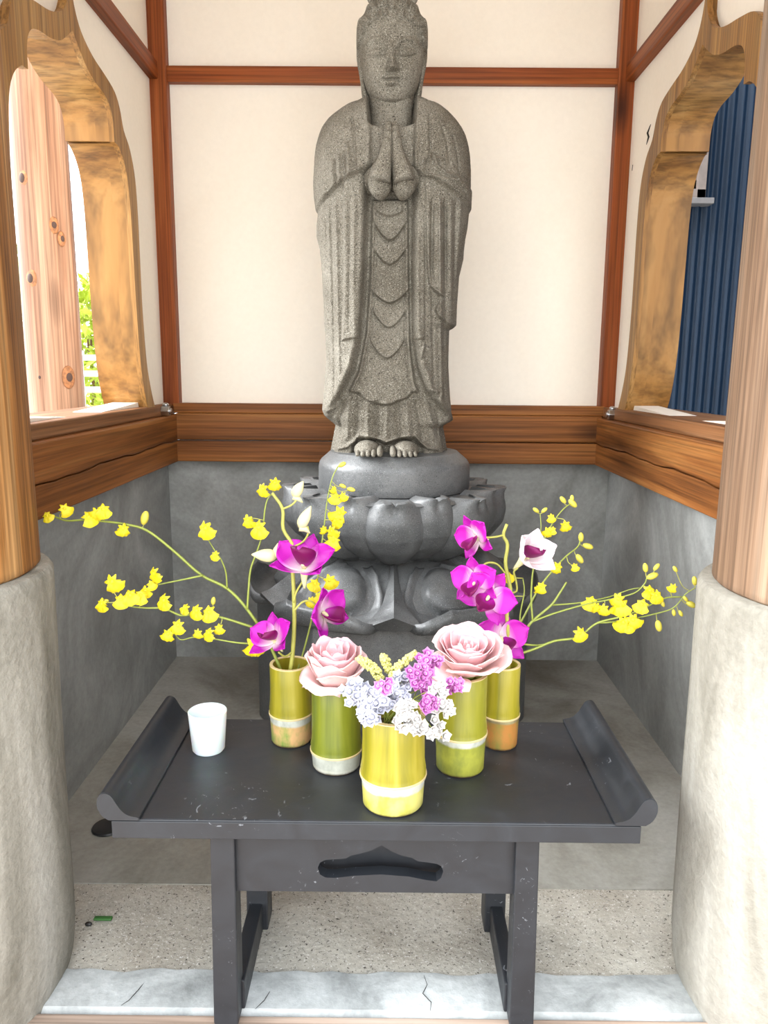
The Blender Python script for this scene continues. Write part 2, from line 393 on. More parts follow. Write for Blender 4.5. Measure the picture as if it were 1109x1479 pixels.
# curved window frames
for i, sx in ((1, -1), (2, 1)):
    WC = WCS[sx]
    w = struct(empty('window_%d' % i, (sx*0.66, WC, 0.766)), 'bell-shaped open window with curved wooden frame in the %s wall' % ('left' if sx < 0 else 'right'))
    jm = 'frame_wood'
    for side in (1, -1):
        f = lambda pts: [(WC+side*u, z) for u, z in pts]
        MB().prism(f(OUTs)+f((INLs+INUs)[::-1]), 'x', *sorted((sx*0.614, sx*0.6255))).build('frame_board', 'frame_wood_z', w)
        OL = [(max(u-0.012, 0), z) for u, z in OUTs]
        lo = [p for p in OL if p[1] <= 1.356]; hi = [p for p in OL if p[1] > 1.357]
        MB().prism(f(lo)+f([(0.27, 1.3565)])+f([(u+0.001, z) for u, z in INLs[::-1]]), 'x', *sorted((sx*0.625, sx*0.655))).build('jamb', jm, w)
        MB().prism(f(lo)+f([(0.27, 1.3565)])+f([(u+0.003, z) for u, z in INLs[::-1]]), 'x', *sorted((sx*0.6555, sx*0.725))).build('jamb', jm, w)
        MB().prism(f([(0.29, 1.358)]+hi)+f([(u+0.001, z+0.001) for u, z in INUs[::-1]]), 'x', *sorted((sx*0.625, sx*0.655))).build('jamb', jm, w)
        MB().prism(f([(0.29, 1.358)]+hi)+f([(u+0.003, z+0.002) for u, z in INUs[::-1]]), 'x', *sorted((sx*0.6555, sx*0.725))).build('jamb', jm, w)
# steel anchor nuts on the boards near the rear corners
for px, py, sx, lab in ((236, 594, -1, 'steel anchor nut on the timber boards beside the left window'), (872, 598, 1, 'steel anchor nut on the timber boards beside the right window')):
    p = Vector((sx*0.602, 2.07, 0.737))
    t = thing('anchor_nut', lab, 'nut', p)
    hexp = [(p.y+0.0145*math.cos(R(60*k)), p.z+0.0135+0.0145*math.sin(R(60*k))) for k in range(6)]
    MB().prism(hexp, 'x', p.x-0.011, p.x+0.011).build('nut', 'steel', t, bevel=0.0015)
    MB().tube([(p.x-0.017*(-sx)*-1*0-0.017, p.y, p.z+0.0135), (p.x+0.017, p.y, p.z+0.0135)], 0.008, 12).build('bolt', 'steel', t, smooth=True, sharp=40)
    MB().ball((p.x, p.y, p.z+0.030), (0.009, 0.009, 0.006)).build('bolt_head', 'steel', t, smooth=True)

# ------------------------------------------------------------------ pillars and their concrete plinths
def pillar(cx, cy, r0, rp_, zt, mat, lab, lab2, seed):
    rnd = random.Random(seed)
    ph = [rnd.uniform(0, 6.28) for _ in range(6)]
    vs = []; n = 64
    zs = [-0.15, 0.0, 0.01, 0.03, 0.06]+[0.1+(zt-0.02-0.1)*i/14 for i in range(15)]+[zt-0.008, zt-0.002, zt]
    for j, z in enumerate(zs):
        rr = rp_*(1.0+0.04*max(0, z)/zt)
        if z < 0.06: rr *= 0.955+0.045*math.sqrt(max(0, z)/0.06)
        if z > zt-0.01: rr -= 0.006*((z-(zt-0.01))/0.01)**2
        for k in range(n):
            th = 2*math.pi*k/n
            q = rr*(1+0.006*math.sin(3*th+ph[0]+z*3)+0.004*math.sin(7*th+ph[1]+z*9))
            vs.append((cx+q*math.cos(th), cy+q*math.sin(th), z))
    m_ = len(zs)
    fs = [(i*n+k, i*n+(k+1) % n, (i+1)*n+(k+1) % n, (i+1)*n+k) for i in range(m_-1) for k in range(n)]+[tuple(range(n))[::-1], tuple(range((m_-1)*n, m_*n))]
    tag(link_mesh('pillar_plinth', vs, fs, 'plinth_concrete', smooth=True, sharp=50), lab2, 'plinth')
    vs = []; zs = [zt, zt+0.004, zt+0.012]+[zt+0.03+(2.12-zt-0.03)*i/24 for i in range(25)]
    for z in zs:
        rr = r0*(1-0.02*(z-zt))-(0.004 if z < zt+0.003 else 0)
        for k in range(n):
            th = 2*math.pi*k/n
            q = rr*(1+0.008*math.sin(2*th+ph[2]+z*1.3)+0.005*math.sin(5*th+ph[3]+z*2)+0.002*math.sin(11*th+ph[4]))
            vs.append((cx+q*math.cos(th), cy+q*math.sin(th), z))
    m_ = len(zs)
    fs = [(i*n+k, i*n+(k+1) % n, (i+1)*n+(k+1) % n, (i+1)*n+k) for i in range(m_-1) for k in range(n)]+[tuple(range(n))[::-1], tuple(range((m_-1)*n, m_*n))]
    tag(link_mesh('wooden_pillar', vs, fs, mat, smooth=True, sharp=50), lab, 'pillar')
pillar(-0.63, 0.95, 0.167, 0.176, 0.598, 'pillar_orange', 'round orange-brown wooden pillar beside the red-brown boards', 'round pale concrete plinth under the orange-brown pillar', 1)
pillar(0.60, 0.95, 0.168, 0.180, 0.588, 'pillar_grey', 'round faded greyish-brown wooden pillar before the blue siding', 'round pale concrete plinth under the faded greyish-brown pillar', 2)

# ------------------------------------------------------------------ stone statue
SX, SY = 0.014, 1.80                        # statue axis
def zx(px, py, d): p = at(px, py, d); return p.z, p.x
SIL = [(660, 478, 646), (650, 477, 646), (630, 481, 643), (614, 484, 640), (606, 474, 655), (600, 467, 654), (590, 466, 651), (570, 468, 649), (530, 471, 647), (515, 472, 647),
       (476, 470, 648), (470, 469, 656), (440, 468, 657), (400, 466, 660), (375, 464, 666), (360, 462, 667), (345, 458, 669), (330, 458, 672), (310, 460, 674), (288, 457, 675),
       (270, 456, 676), (250, 457, 676), (230, 458, 675), (215, 460, 673), (200, 464, 669), (190, 468, 664), (180, 475, 657), (170, 487, 648), (160, 501, 636), (150, 517, 620), (144, 526, 606), (141, 533, 598)]
DEP = [(660, .125), (606, .140), (590, .135), (515, .125), (440, .125), (360, .130), (288, .138), (250, .130), (215, .118), (190, .104), (170, .088), (155, .068), (141, .045)]
rows = []
for py, l, r in SIL:
    z, xl = zx(l, py, SY); _, xr = zx(r, py, SY); rows.append((z, xl, xr))
rows = np.array(sorted(rows)); deps = np.array(sorted([(zx(567, py, SY)[0], d) for py, d in DEP]))
NZ, NF, NB = 620, 340, 70
zz = np.linspace(rows[0, 0], rows[-1, 0], NZ)
xl = np.interp(zz, rows[:, 0], rows[:, 1]); xr = np.interp(zz, rows[:, 0], rows[:, 2]); dp = np.interp(zz, deps[:, 0], deps[:, 1])
ker = np.ones(5)/5
for arr in (xl, xr): arr[2:-2] = np.convolve(arr, ker, 'valid')
ker = np.ones(41)/41
dp[20:-20] = np.convolve(dp, ker, 'valid')
xc = (xl+xr)/2; hw = (xr-xl)/2
phi = np.linspace(-math.pi/2, math.pi/2, NF)
s_ = np.sin(phi)[None, :]
Xf = xc[:, None]+hw[:, None]*s_
Zf = np.repeat(zz[:, None], NF, 1)
nn = 2.5
Yf = SY-dp[:, None]*(1-np.abs(s_)**nn)**(1/nn)
# relief drawn in the statue's own front plane: u, v are photo-like units at the robe's front
DF = SY-0.125
def uv(px, py):
    z, x = zx(px, py, DF); return (x, z)
def poly(p): return np.array([uv(*q) for q in p])
UN = mpp(at(567, 400, DF))
def seg_dist(P, a, b_):
    d = b_-a; t = np.clip(((P-a) @ d)/max(d @ d, 1e-12), 0, 1)
    return np.linalg.norm(P-(a+t[..., None]*d), axis=-1), t
PT = np.stack([Xf, Zf], -1)
def sdist(p):
    p = np.asarray(p); dist = np.full(Xf.shape, 9.0); ins = np.zeros(Xf.shape, bool)
    for i in range(len(p)):
        a, b_ = p[i], p[(i+1) % len(p)]
        d, _ = seg_dist(PT, a, b_); dist = np.minimum(dist, d)
        if abs(b_[1]-a[1]) > 1e-9:
            c = ((a[1] > Zf) != (b_[1] > Zf)) & (Xf < (b_[0]-a[0])*(Zf-a[1])/(b_[1]-a[1])+a[0]); ins ^= c
    return np.where(ins, dist, -dist)
def sstep(x): x = np.clip(x, 0, 1); return x*x*(3-2*x)
def layer(pts, h, e=2.5):
    return h*sstep(sdist(poly(pts))/(e*UN)*0.5+0.5)
def ridge(pts, amp, sig=2.0, taper=True):
    P_ = poly(pts); dist = np.full(Xf.shape, 9.0); tt = np.zeros(Xf.shape)
    for i in range(len(P_)-1):
        d, t = seg_dist(PT, P_[i], P_[i+1]); k = d < dist
        dist = np.where(k, d, dist); tt = np.where(k, (i+t)/(len(P_)-1), tt)
    g = amp*np.exp(-(dist/(sig*UN))**2)
    if taper: g = g*np.clip(np.minimum(tt, 1-tt)*8, 0, 1)**0.5
    return g
rel = np.zeros(Xf.shape)
ctr = [(528, 246), (603, 248), (599, 330), (598, 400), (599, 480), (606, 530), (618, 562), (634, 585), (660, 606), (700, 612), (700, 690), (430, 690), (430, 607), (466, 603), (490, 568), (508, 532), (518, 487), (524, 400), (527, 330)]
rel += layer(ctr, -0.030, 9)
# soft rounded lips along both robe edges
rel += ridge([(525, 260), (523, 330), (520, 400), (514, 487), (503, 532), (485, 570), (466, 598)], 0.006, 5)
rel += ridge([(604, 260), (603, 330), (602, 400), (603, 480), (611, 530), (624, 562), (640, 583), (655, 600)], 0.006, 5)
inner = [(538, 286), (589, 286), (590, 400), (592, 500), (599, 555), (605, 566), (596, 567), (588, 576), (577, 579), (566, 584), (553, 585.5), (540, 583), (526, 577), (519, 569), (503, 566), (517, 540), (529, 480), (535, 400)]
rel += layer(inner, 0.010, 2.5)
for e in ([(538, 286), (535, 400), (529.5, 480), (518, 538), (504, 565)], [(588.5, 286), (589.5, 400), (591.5, 500), (597, 545), (603, 565)]):
    rel += ridge(e, 0.0055, 3.0) - ridge([(x+(6 if x < 560 else -6), y) for x, y in e], 0.003, 1.6)
P567 = zx(567, 400, DF)
def px_of():                                # photo-like coordinates for every grid point
    P_ = np.stack([Xf, np.full(Xf.shape, DF), Zf], -1)-_o
    w = P_ @ _fw
    return CX+F*(P_ @ _rt)/w, CY-F*(P_ @ _up)/w
U, V = px_of()
for cx_, cy_, hw_, h_, am in ((563, 311, 20, 8, .006), (563, 346, 23, 26, .011), (563, 381, 24, 24, .008), (563, 437, 27, 19, .010), (562, 473, 25, 26, .008), (559, 518, 25, 26, .008)):
    dx = (U-cx_)/hw_; yu = cy_-h_*np.abs(dx)**1.7; t = yu-V
    fade = sstep((1.15-np.abs(dx))/0.35)
    rel += am*fade*np.where(t > 0, np.exp(-np.maximum(t, 0)/9.0), 0)*sstep(t/2.5)
    rel -= am*0.4*fade*np.exp(-((t+2.0)/2.5)**2)
# chest: inner robe neckline, between the shawl edges
rel += layer([(534, 176), (551, 181), (566, 185), (581, 180), (597, 174), (602, 250), (528, 250)], 0.004, 2)
shL = [(530, 130), (534, 200), (535, 247), (522, 250), (505, 256), (488, 265), (472, 278), (456, 289), (420, 300), (420, 130)]
shR = [(601, 130), (599, 200), (598, 249), (612, 256), (628, 262), (645, 270), (662, 279), (678, 288), (710, 300), (710, 130)]
rel += layer(shL, 0.014, 3.5)+layer(shR, 0.014, 3.5)
rel += ridge([(531, 150), (535, 200), (536, 244)], 0.004, 4)+ridge([(602, 150), (600, 200), (599, 244)], 0.004, 4)
for p, a, s in (([(508, 160), (512, 205), (514, 250)], -.004, 2), ([(500, 205), (503, 235), (504, 256)], .006, 4), ([(488, 222), (489, 245), (492, 262)], .008, 4), ([(479, 228), (478, 250), (482, 268)], .006, 4), ([(469, 240), (466, 265), (468, 280)], .005, 4),
                ([(497, 215), (498, 240), (500, 258)], -.004, 2), ([(484, 225), (484, 250), (487, 264)], -.004, 2),
                ([(621, 160), (621, 225), (612, 256)], -.005, 2), ([(621, 222), (630, 232), (643, 232)], .006, 2.2), ([(623, 226), (632, 243), (648, 255), (672, 268), (676, 280)], .007, 2.5), ([(645, 252), (660, 252), (676, 270)], .005, 2.2),
                ([(612, 230), (607, 245), (604, 256)], .005, 3), ([(638, 175), (646, 205), (650, 240)], -.003, 2), ([(655, 190), (661, 215), (664, 250)], -.003, 2)):
    rel += ridge(p, a, s)
# sleeves: inner hanging strips, outer drape, long vertical folds
rel += layer([(496, 255), (530, 240), (524, 400), (518, 487), (493, 491), (497, 400)], 0.007, 2)
rel += layer([(598, 240), (614, 255), (613, 400), (613, 490), (598, 489)], 0.005, 2)
rel += layer([(613, 255), (700, 262), (700, 474), (656, 472), (646, 464), (634, 458), (630, 446), (641, 428), (630, 421), (620, 410), (617, 380)], 0.011, 2)
rel += ridge([(620, 412), (632, 419), (640, 426), (633, 440), (632, 452), (645, 462)], 0.006, 2)
for x0, x1, y1, a in ((468, 474, 560, -.004), (476, 482, 590, -.005), (484, 489, 560, .004), (505, 503, 480, -.003), (512, 510, 470, .003), (519, 515, 470, -.002), (625, 623, 405, -.006), (634, 636, 420, .004), (643, 645, 425, -.007), (651, 652, 460, .004), (659, 657, 440, -.006), (667, 660, 400, .004), (607, 607, 480, -.002), (622, 628, 575, -.004), (634, 640, 590, .005), (643, 645, 590, -.004)):
    rel += ridge([(x0, 285 if x0 < 600 or x0 > 615 else 420 if a in (-.004,) and x0 < 623 else 280), ((x0+x1)/2, (280+y1)/2), (x1, y1)], a, 2.6)
rel += ridge([(613, 492), (613, 500), (606, 520), (611, 540), (616, 556)], 0.005, 2)
rel += ridge([(619, 563), (640, 566), (636, 580), (652, 602)], 0.006, 2.4)
rel += ridge([(467, 597), (484, 588), (500, 572)], 0.005, 2.5)
# skirt below the apron: fan of folds, hem over the feet
for i, (a, b_) in enumerate(((492, 483), (503, 499), (516, 513), (531, 530), (544, 544), (559, 558), (574, 576), (588, 592), (602, 612), (617, 630), (630, 641))):
    rel += ridge([(a, 578), ((a+b_)/2, 606), (b_, 640)], 0.005 if i % 2 else -0.006, 4.0)
rel += ridge([(478, 653), (498, 649), (511, 639), (518, 628)], 0.007, 2.5)+ridge([(519, 630), (535, 632), (550, 636), (557, 640), (566, 637), (580, 632), (598, 630)], 0.007, 2.5)+ridge([(598, 628), (608, 640), (620, 650), (640, 654)], 0.007, 2.5)
rel += layer([(515, 637), (535, 636), (550, 640), (557, 644), (566, 640), (580, 636), (600, 636), (612, 650), (612, 690), (505, 690), (508, 648)], -0.016, 4)
rel *= 1.25
rel += layer([(531, 110), (601, 110), (599, 172), (582, 178), (566, 183), (550, 178), (533, 173)], -0.055, 4)
rel += 0.0006*np.sin(U*0.9+np.sin(V*0.21)*3)*np.sin(V*0.63+np.sin(U*0.17)*2)
front = np.clip(1-np.abs(s_)**8, 0, 1)
Yf = Yf-rel*front
Xf2 = Xf+rel*0.35*np.sign(s_)*np.clip((np.abs(s_)-0.75)*3, 0, 1)
pb = np.linspace(math.pi/2, 3*math.pi/2, NB+2)[1:-1]
sb = np.sin(pb)[None, :]
Xb = xc[:, None]+hw[:, None]*sb; Yb = SY+dp[:, None]*0.8*(1-np.abs(sb)**nn)**(1/nn)+0.003*np.sin(sb*14)*(1-sb**4)
GX = np.concatenate([Xf2, Xb], 1); GY = np.concatenate([Yf, Yb], 1); GZ = np.repeat(zz[:, None], NF+NB, 1)
n = NF+NB
fig = MB()
fig.v = [tuple(p) for p in np.stack([GX, GY, GZ], -1).reshape(-1, 3).tolist()]
I = np.arange(NZ-1)[:, None]*n; K = np.arange(n)[None, :]; K2 = (K+1) % n
fig.f = np.stack([I+K, I+K2, I+n+K2, I+n+K], -1).reshape(-1, 4).tolist()
fig.f += [list(range(n))[::-1], list(range((NZ-1)*n, NZ*n))]

# head: a modelled face bowed slightly forward
HD = 1.745
hz0 = zx(566, 84, HD)[0]; hx0 = zx(566, 84, HD)[1]; hs = mpp(at(566, 84, HD))
PRO = [(149, 3), (147.5, 12), (145, 20), (140, 25), (132, 31.5), (122, 37), (110, 41), (98, 43.8), (80, 46), (60, 46), (46, 45.5), (36, 43.5), (26, 38), (16, 30), (8, 20), (4, 10), (3, 2)]
pr = np.array(PRO[::-1], float)
NH, NT = 210, 240
vy = np.linspace(149, 3, NH); vy = 76+73*np.sin(np.linspace(math.pi/2, -math.pi/2, NH))
hwid = np.interp(vy, pr[:, 0], pr[:, 1])
th = np.linspace(0, 2*math.pi, NT, endpoint=False)
ct, st = np.cos(th)[None, :], np.sin(th)[None, :]
hx = hwid[:, None]*np.sign(ct)*np.abs(ct)**0.9
frontd = np.interp(vy, [3, 20, 45, 80, 110, 135, 145, 149], [5, 34, 50, 54, 53, 46, 34, 10])
backd = np.interp(vy, [3, 20, 45, 80, 110, 135, 145, 149], [5, 34, 50, 54, 48, 36, 20, 4])
hc = np.where(st < 0, frontd[:, None], backd[:, None])*np.abs(st)**0.9*np.sign(st)      # negative = towards the viewer
fx = hx; fy = np.repeat(vy[:, None], NT, 1)
def G(x, y, sx, sy, a): return a*np.exp(-((fx-x)/sx)**2-((fy-y)/sy)**2)
def both(x, y, sx, sy, a): return G(x, y, sx, sy, a)+G(-x, y, sx, sy, a)
def fridge(pts, a, s):
    dist = np.full(fx.shape, 99.0); P_ = np.stack([fx, fy], -1)
    for q0, q1 in zip(pts, pts[1:]):
        d, _ = seg_dist(P_, np.array(q0, float), np.array(q1, float)); dist = np.minimum(dist, d)
    return a*np.exp(-(dist/s)**2)
def mir(pts): return [(-x, y) for x, y in pts]
fr = np.zeros(fx.shape)
nose_a = np.interp(fy, [66, 74, 90, 98, 101.5, 104], [0, 2.5, 6.5, 9.0, 5.0, 0])
nose_w = np.interp(fy, [66, 90, 99], [3.5, 4.5, 6.0])
fr += 1.35*nose_a*np.exp(-(fx/nose_w)**2)+both(6.2, 98, 3.0, 3.0, 3.2)
brow = [(4, 75), (9, 68), (18, 63.5), (29, 64.5), (39, 71)]
fr += fridge(brow, 2.4, 2.6)+fridge(mir(brow), 2.4, 2.6)
fr += both(11, 77, 6, 5, -3.0)+both(20, 79, 10, 4.5, 2.6)
lid = [(8, 83), (14, 85), (21, 85.5), (28, 84), (34, 81)]
fr += fridge(lid, -2.2, 1.1)+fridge(mir(lid), -2.2, 1.1)
crease = [(9, 78), (17, 73.5), (27, 74), (35, 78)]
fr += fridge(crease, -1.2, 1.0)+fridge(mir(crease), -1.2, 1.0)
mouth = [(-12, 111), (-6, 112.3), (0, 111.6), (6, 112.3), (12, 111)]
fr += G(0, 108.5, 9, 2.6, 3.0)+G(0, 116, 8, 2.8, 3.4)+fridge(mouth, -3.0, 1.1)+G(0, 104.5, 2, 3, -1.5)
fr += G(0, 121.5, 8, 2.5, -2.0)+G(0, 133, 12, 8, 4.0)+both(24, 106, 12, 14, 2.5)
# hair cap with scroll curls above the brow, sweeping down to the ears
hl = 41+np.clip((np.abs(fx)-18)/28, 0, 1)**2.2*30
hair = sstep((hl-fy)/3.0+0.5)
hair = np.where(st > 0, sstep((100-fy)/6), hair)
curl = np.zeros(fx.shape)
for cx_, cy_, r_ in ((15, 21, 7), (30, 27, 6.5), (12, 34, 5), (26, 38, 4.5), (38, 42, 6), (42, 56, 6), (0, 26, 4), (0, 12, 7), (20, 9, 6), (46, 66, 4.5)):
    for sg in ((1, -1) if cx_ else (1,)):
        d = np.hypot(fx-sg*cx_, (fy-cy_)); a = np.arctan2(fy-cy_, (fx-sg*cx_)*sg)
        curl = np.maximum(curl, 3.4*np.exp(-((d-r_*(0.75+0.12*a/3.14))/1.7)**2)+2.2*np.exp(-(d/2.2)**2))
side_push = 4.5*hair*sstep((np.abs(fx)-30)/14)*sstep((fy-28)/10)
fr *= 1.35
fr += hair*(3.0+curl*1.5)
wf = np.clip(-st*1.8, 0, 1)
off = fr*np.where(st < 0, 1, 0.0)*wf+np.where(st >= 0, hair*3.2, 0)*0
hc2 = hc-off+np.where(st >= 0, hair*2.5, 0)
hx2 = hx+np.sign(hx)*side_push+np.sign(hx)*0.35*np.where(wf < 0.7, hair*3, 0)
tilt = R(13)
yl = ((84-fy)*1.03+hair*curl*1.6*np.clip((62-fy)/60, 0, 1)*np.where(st < 0.2, 1, 0))*hs; xl_ = hx2*hs; cl = hc2*hs
HZ = hz0+yl*math.cos(tilt)+cl*math.sin(tilt); HY = HD+0.015-yl*math.sin(tilt)+cl*math.cos(tilt); HX = hx0+xl_
base = len(fig.v)
fig.v += np.stack([HX, HY, HZ], -1).reshape(-1, 3).tolist()
I = np.arange(NH-1)[:, None]*NT; K = np.arange(NT)[None, :]; K2 = (K+1) % NT
fig.f += (np.stack([I+K, I+K2, I+NT+K2, I+NT+K], -1).reshape(-1, 4)+base).tolist()
fig.f += [[base+i for i in range(NT)][::-1], [base+(NH-1)*NT+i for i in range(NT)]]
def hp(x, y, c):                             # head-local point (photo-like units) -> world
    yl_ = (84-y)*hs*1.03; c_ = c*hs
    return Vector((hx0+x*hs, HD+0.015-yl_*math.sin(tilt)+c_*math.cos(tilt), hz0+yl_*math.cos(tilt)+c_*math.sin(tilt)))
for sg in (1, -1):                           # long ears
    fig.tube(spline([hp(sg*42, 68, 2), hp(sg*43.5, 78, 4), hp(sg*44, 90, 6), hp(sg*42.5, 105, 4), hp(sg*41, 118, 0), hp(sg*39, 128, -4), hp(sg*36, 137, -8), hp(sg*34.5, 142, -9)], 5), [hs*r for r in np.interp(np.linspace(0, 1, 36), [0, .15, .35, .55, .75, .92, 1], [3, 5.5, 5.5, 4.0, 5.0, 4.5, 2])], 12, flat=1.4)
    fig.tube(spline([hp(sg*42, 110, -6), hp(sg*40.5, 122, -10), hp(sg*36.5, 134, -14)], 5), [hs*r for r in np.interp(np.linspace(0, 1, 11), [0, .5, 1], [1.2, 2.8, 1.5])], 8)
# neck with two creases
nk = []
for i in range(30):
    t = i/29; y = 122+t*98
    w = 30.5+2.5*math.cos(t*3.1)-(1.3 if i in (8, 12) else 0)+t*t*4
    nk.append((w*hs, zx(566, y, 1.77)[0]))
vs = []; N = 48
for w, z in nk:
    for k in range(N):
        a = 2*math.pi*k/N; vs.append((hx0+w*math.cos(a), 1.775+w*1.0*math.sin(a)-0.012, z))
fig.add(vs, [(i*N+k, i*N+(k+1) % N, (i+1)*N+(k+1) % N, (i+1)*N+k) for i in range(29) for k in range(N)]+[tuple(range(N))[::-1], tuple(range(29*N, 30*N))])
# praying hands: four fingers of each hand one behind the other, thumbs behind, rounded wrists in their cuffs
HN = SY-0.165
def hpnt(px, py, dd): return at(px, py, HN+dd)
for sg in (1, -1):
    for k, (top, wd) in enumerate(((188, 1.0), (180, 1.05), (176, 1.05), (180, 1.0))):
        dd = 0.004+0.013*k
        pts = [hpnt(566+sg*o, y, dd+0.0016*(y-180)*-0.05) for o, y in ((3.2, top), (4.2, top+4), (5.2, top+14), (6.4, 205), (8.2, 220), (11.0, 235), (14.5, 248), (17, 262))]
        rr = [UN*r*wd for r in (2.2, 4.6, 6.0, 7.0, 8.4, 11.0, 13.5, 14.5)]
        fig.tube(spline(pts, 4), np.interp(np.linspace(0, 1, 29), np.linspace(0, 1, 8), rr), 14, flat=1.15)
    pts = [hpnt(566+sg*o, y, 0.058) for o, y in ((6, 205), (8, 210), (11, 222), (15, 240))]
    fig.tube(spline(pts, 4), np.interp(np.linspace(0, 1, 13), [0, .3, 1], [UN*2.5, UN*6, UN*8]), 12)
    pts = [hpnt(566+sg*o, y, d_) for o, y, d_ in ((13, 226, 0.032), (15, 238, 0.028), (17, 250, 0.024), (17.5, 262, 0.022), (16.5, 273, 0.024), (15.5, 280, 0.03), (14.5, 283, 0.036))]
    fig.tube(spline(pts, 5), np.interp(np.linspace(0, 1, 31), np.linspace(0, 1, 7), [UN*r for r in (7, 11.5, 15, 17, 16, 11, 5)]), 24, flat=1.1)
    pts = [hpnt(566+sg*o, y, d_) for o, y, d_ in ((22, 252, 0.03), (32, 262, 0.055), (46, 268, 0.075))]
    fig.tube(spline(pts, 5), [UN*r for r in np.linspace(13, 17, 11)], 16)
# feet: five toes each under the hem
FZ = 0.676
for cx_, sg in ((530, -1), (586, 1)):
    for k in range(5):                       # k = 0 is the big toe, on the inner side
        o = (18.5, 9.5, 1.5, -6.5, -14)[k]*-sg
        r = (4.6, 3.6, 3.5, 3.3, 3.1)[k]*UN
        x0 = at(cx_+o, 648, SY-0.15).x; yy = SY-(0.166, 0.167, 0.164, 0.159, 0.152)[k]
        fig.tube([(x0, yy, FZ+r*0.75), (x0, yy+0.004, FZ+r*1.05), (x0, yy+0.012, FZ+r*1.3), (x0+sg*-0.0, yy+0.03, FZ+r*1.9), (x0, yy+0.06, FZ+r*2.3)], [r*0.45, r*0.9, r*1.02, r, r], 12)
    fig.ball((at(cx_, 640, SY-0.12).x, SY-0.088, FZ+0.010), (0.030, 0.05, 0.022), 20, 12)

statue = thing('stone_statue', 'grey granite statue of a robed standing figure with praying hands', 'statue', (SX, SY, 0.588))
fig.build('figure', 'granite', statue, smooth=True, fix=False)
# topknot and its side loops
tk = MB()
c0 = hp(0, 2, -4)
tk.ball(c0+Vector((0, 0, 0.018)), (0.036, 0.036, 0.042), 32, 20)
for sg in (1, -1):
    for k in range(3):
        cc = hp(sg*(26-5*k), 10-9*k, -14+4*k)
        ring = [cc+Vector((sg*0.009*math.cos(a), -0.004*math.sin(a), 0.010*math.sin(a))) for a in np.linspace(0, 6.283, 17)]
        tk.tube(ring, 0.0055, 8)
for k in range(7):
    a = R(-60+20*k); tk.tube(spline([c0+Vector((0.036*math.sin(a)*q[0], -0.037*math.cos(a)*q[0], q[1])) for q in ((0.9, 0.0), (1.02, 0.02), (0.7, 0.048))], 4), 0.004, 6)
tk.build('topknot', 'granite', statue, smooth=True)
# round base under the feet
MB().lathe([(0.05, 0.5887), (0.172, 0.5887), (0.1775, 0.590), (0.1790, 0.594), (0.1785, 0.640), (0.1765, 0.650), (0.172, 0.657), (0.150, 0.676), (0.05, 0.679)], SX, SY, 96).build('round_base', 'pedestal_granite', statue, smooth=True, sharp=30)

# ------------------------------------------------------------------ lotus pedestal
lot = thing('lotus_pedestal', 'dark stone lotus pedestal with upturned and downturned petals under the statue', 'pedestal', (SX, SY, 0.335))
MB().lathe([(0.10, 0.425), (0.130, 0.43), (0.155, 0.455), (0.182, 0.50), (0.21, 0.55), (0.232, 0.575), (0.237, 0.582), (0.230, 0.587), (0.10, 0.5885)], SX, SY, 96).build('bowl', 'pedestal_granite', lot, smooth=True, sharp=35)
def petal_grid(nu, nv, fn): 
    """closed leaf-shaped solid: fn(u, v) -> (outer point, inner point), u across -1..1, v along 0..1"""
    top, bot = [], []
    for j in range(nv+1):
        for i in range(nu+1):
            a, b_ = fn(-1+2*i/nu, j/nv); top.append(a); bot.append(b_)
    n_ = nu+1; T = len(top)
    fs = [(j*n_+i, j*n_+i+1, (j+1)*n_+i+1, (j+1)*n_+i) for j in range(nv) for i in range(nu)]
    fs += [(T+j*n_+i, T+(j+1)*n_+i, T+(j+1)*n_+i+1, T+j*n_+i+1) for j in range(nv) for i in range(nu)]
    rim = [i for i in range(nu+1)]+[(j+1)*n_+nu for j in range(nv)]+[nv*n_+nu-1-i for i in range(nu)]+[(nv-1-j)*n_ for j in range(nv-1)]
    fs += [(rim[k], rim[(k+1) % len(rim)], T+rim[(k+1) % len(rim)], T+rim[k]) for k in range(len(rim))]
    return top+bot, fs
def up_petal(scale, lift, rad):
    def fn(u, v):
        q = abs(2*(0.06+0.90*v)-1)
        w = max(0.0, 1-q**2.8)**0.5
        ang = u*w*R(20.0)*scale*np.interp(v, [0, .5, 1], [1.0, 1.0, 0.92])
        h = 0.430+lift+(0.592-0.430)*(v-0.05*math.exp(-(u/0.10)**2)*max(0, (v-0.8)/0.2))
        r = np.interp(v, [0, .12, .3, .5, .7, .85, .94, 1], [0.135, 0.178, 0.216, 0.240, 0.250, 0.252, 0.257, 0.268])*rad
        bulge = 0.022*math.sin(math.pi*min(1, v*0.9+0.08))**0.8
        groove = -0.012*math.exp(-(u/0.13)**2)*max(0, (v-0.78)/0.22)
        lip = 0.004*math.exp(-((abs(u)-0.9)/0.1)**2)*v
        ro = r+bulge+groove+lip-0.062*abs(u)**2.4*(1-0.35*v)
        f_ = lambda q_: (q_*math.sin(ang), -q_*math.cos(ang), h)
        return f_(ro), f_(ro-0.026)
    return petal_grid(24, 26, fn)
for ring_, (sc, lf, rd, off_) in enumerate(((1.0, 0.006, 0.93, 22.5), (1.0, 0.0, 1.0, 0))):
    vs, fs = up_petal(sc, lf, rd)
    first = None
    for k in range(8):
        if first is None:
            first = link_mesh('upper_petal', vs, fs, 'pedestal_granite', lot, smooth=True, local=True, sharp=60); o = first
        else:
            o = first.copy(); C.objects.link(o); o.parent = lot
        o.location = (0, 0, -0.335); o.rotation_euler = (0, 0, R(off_+45*k))
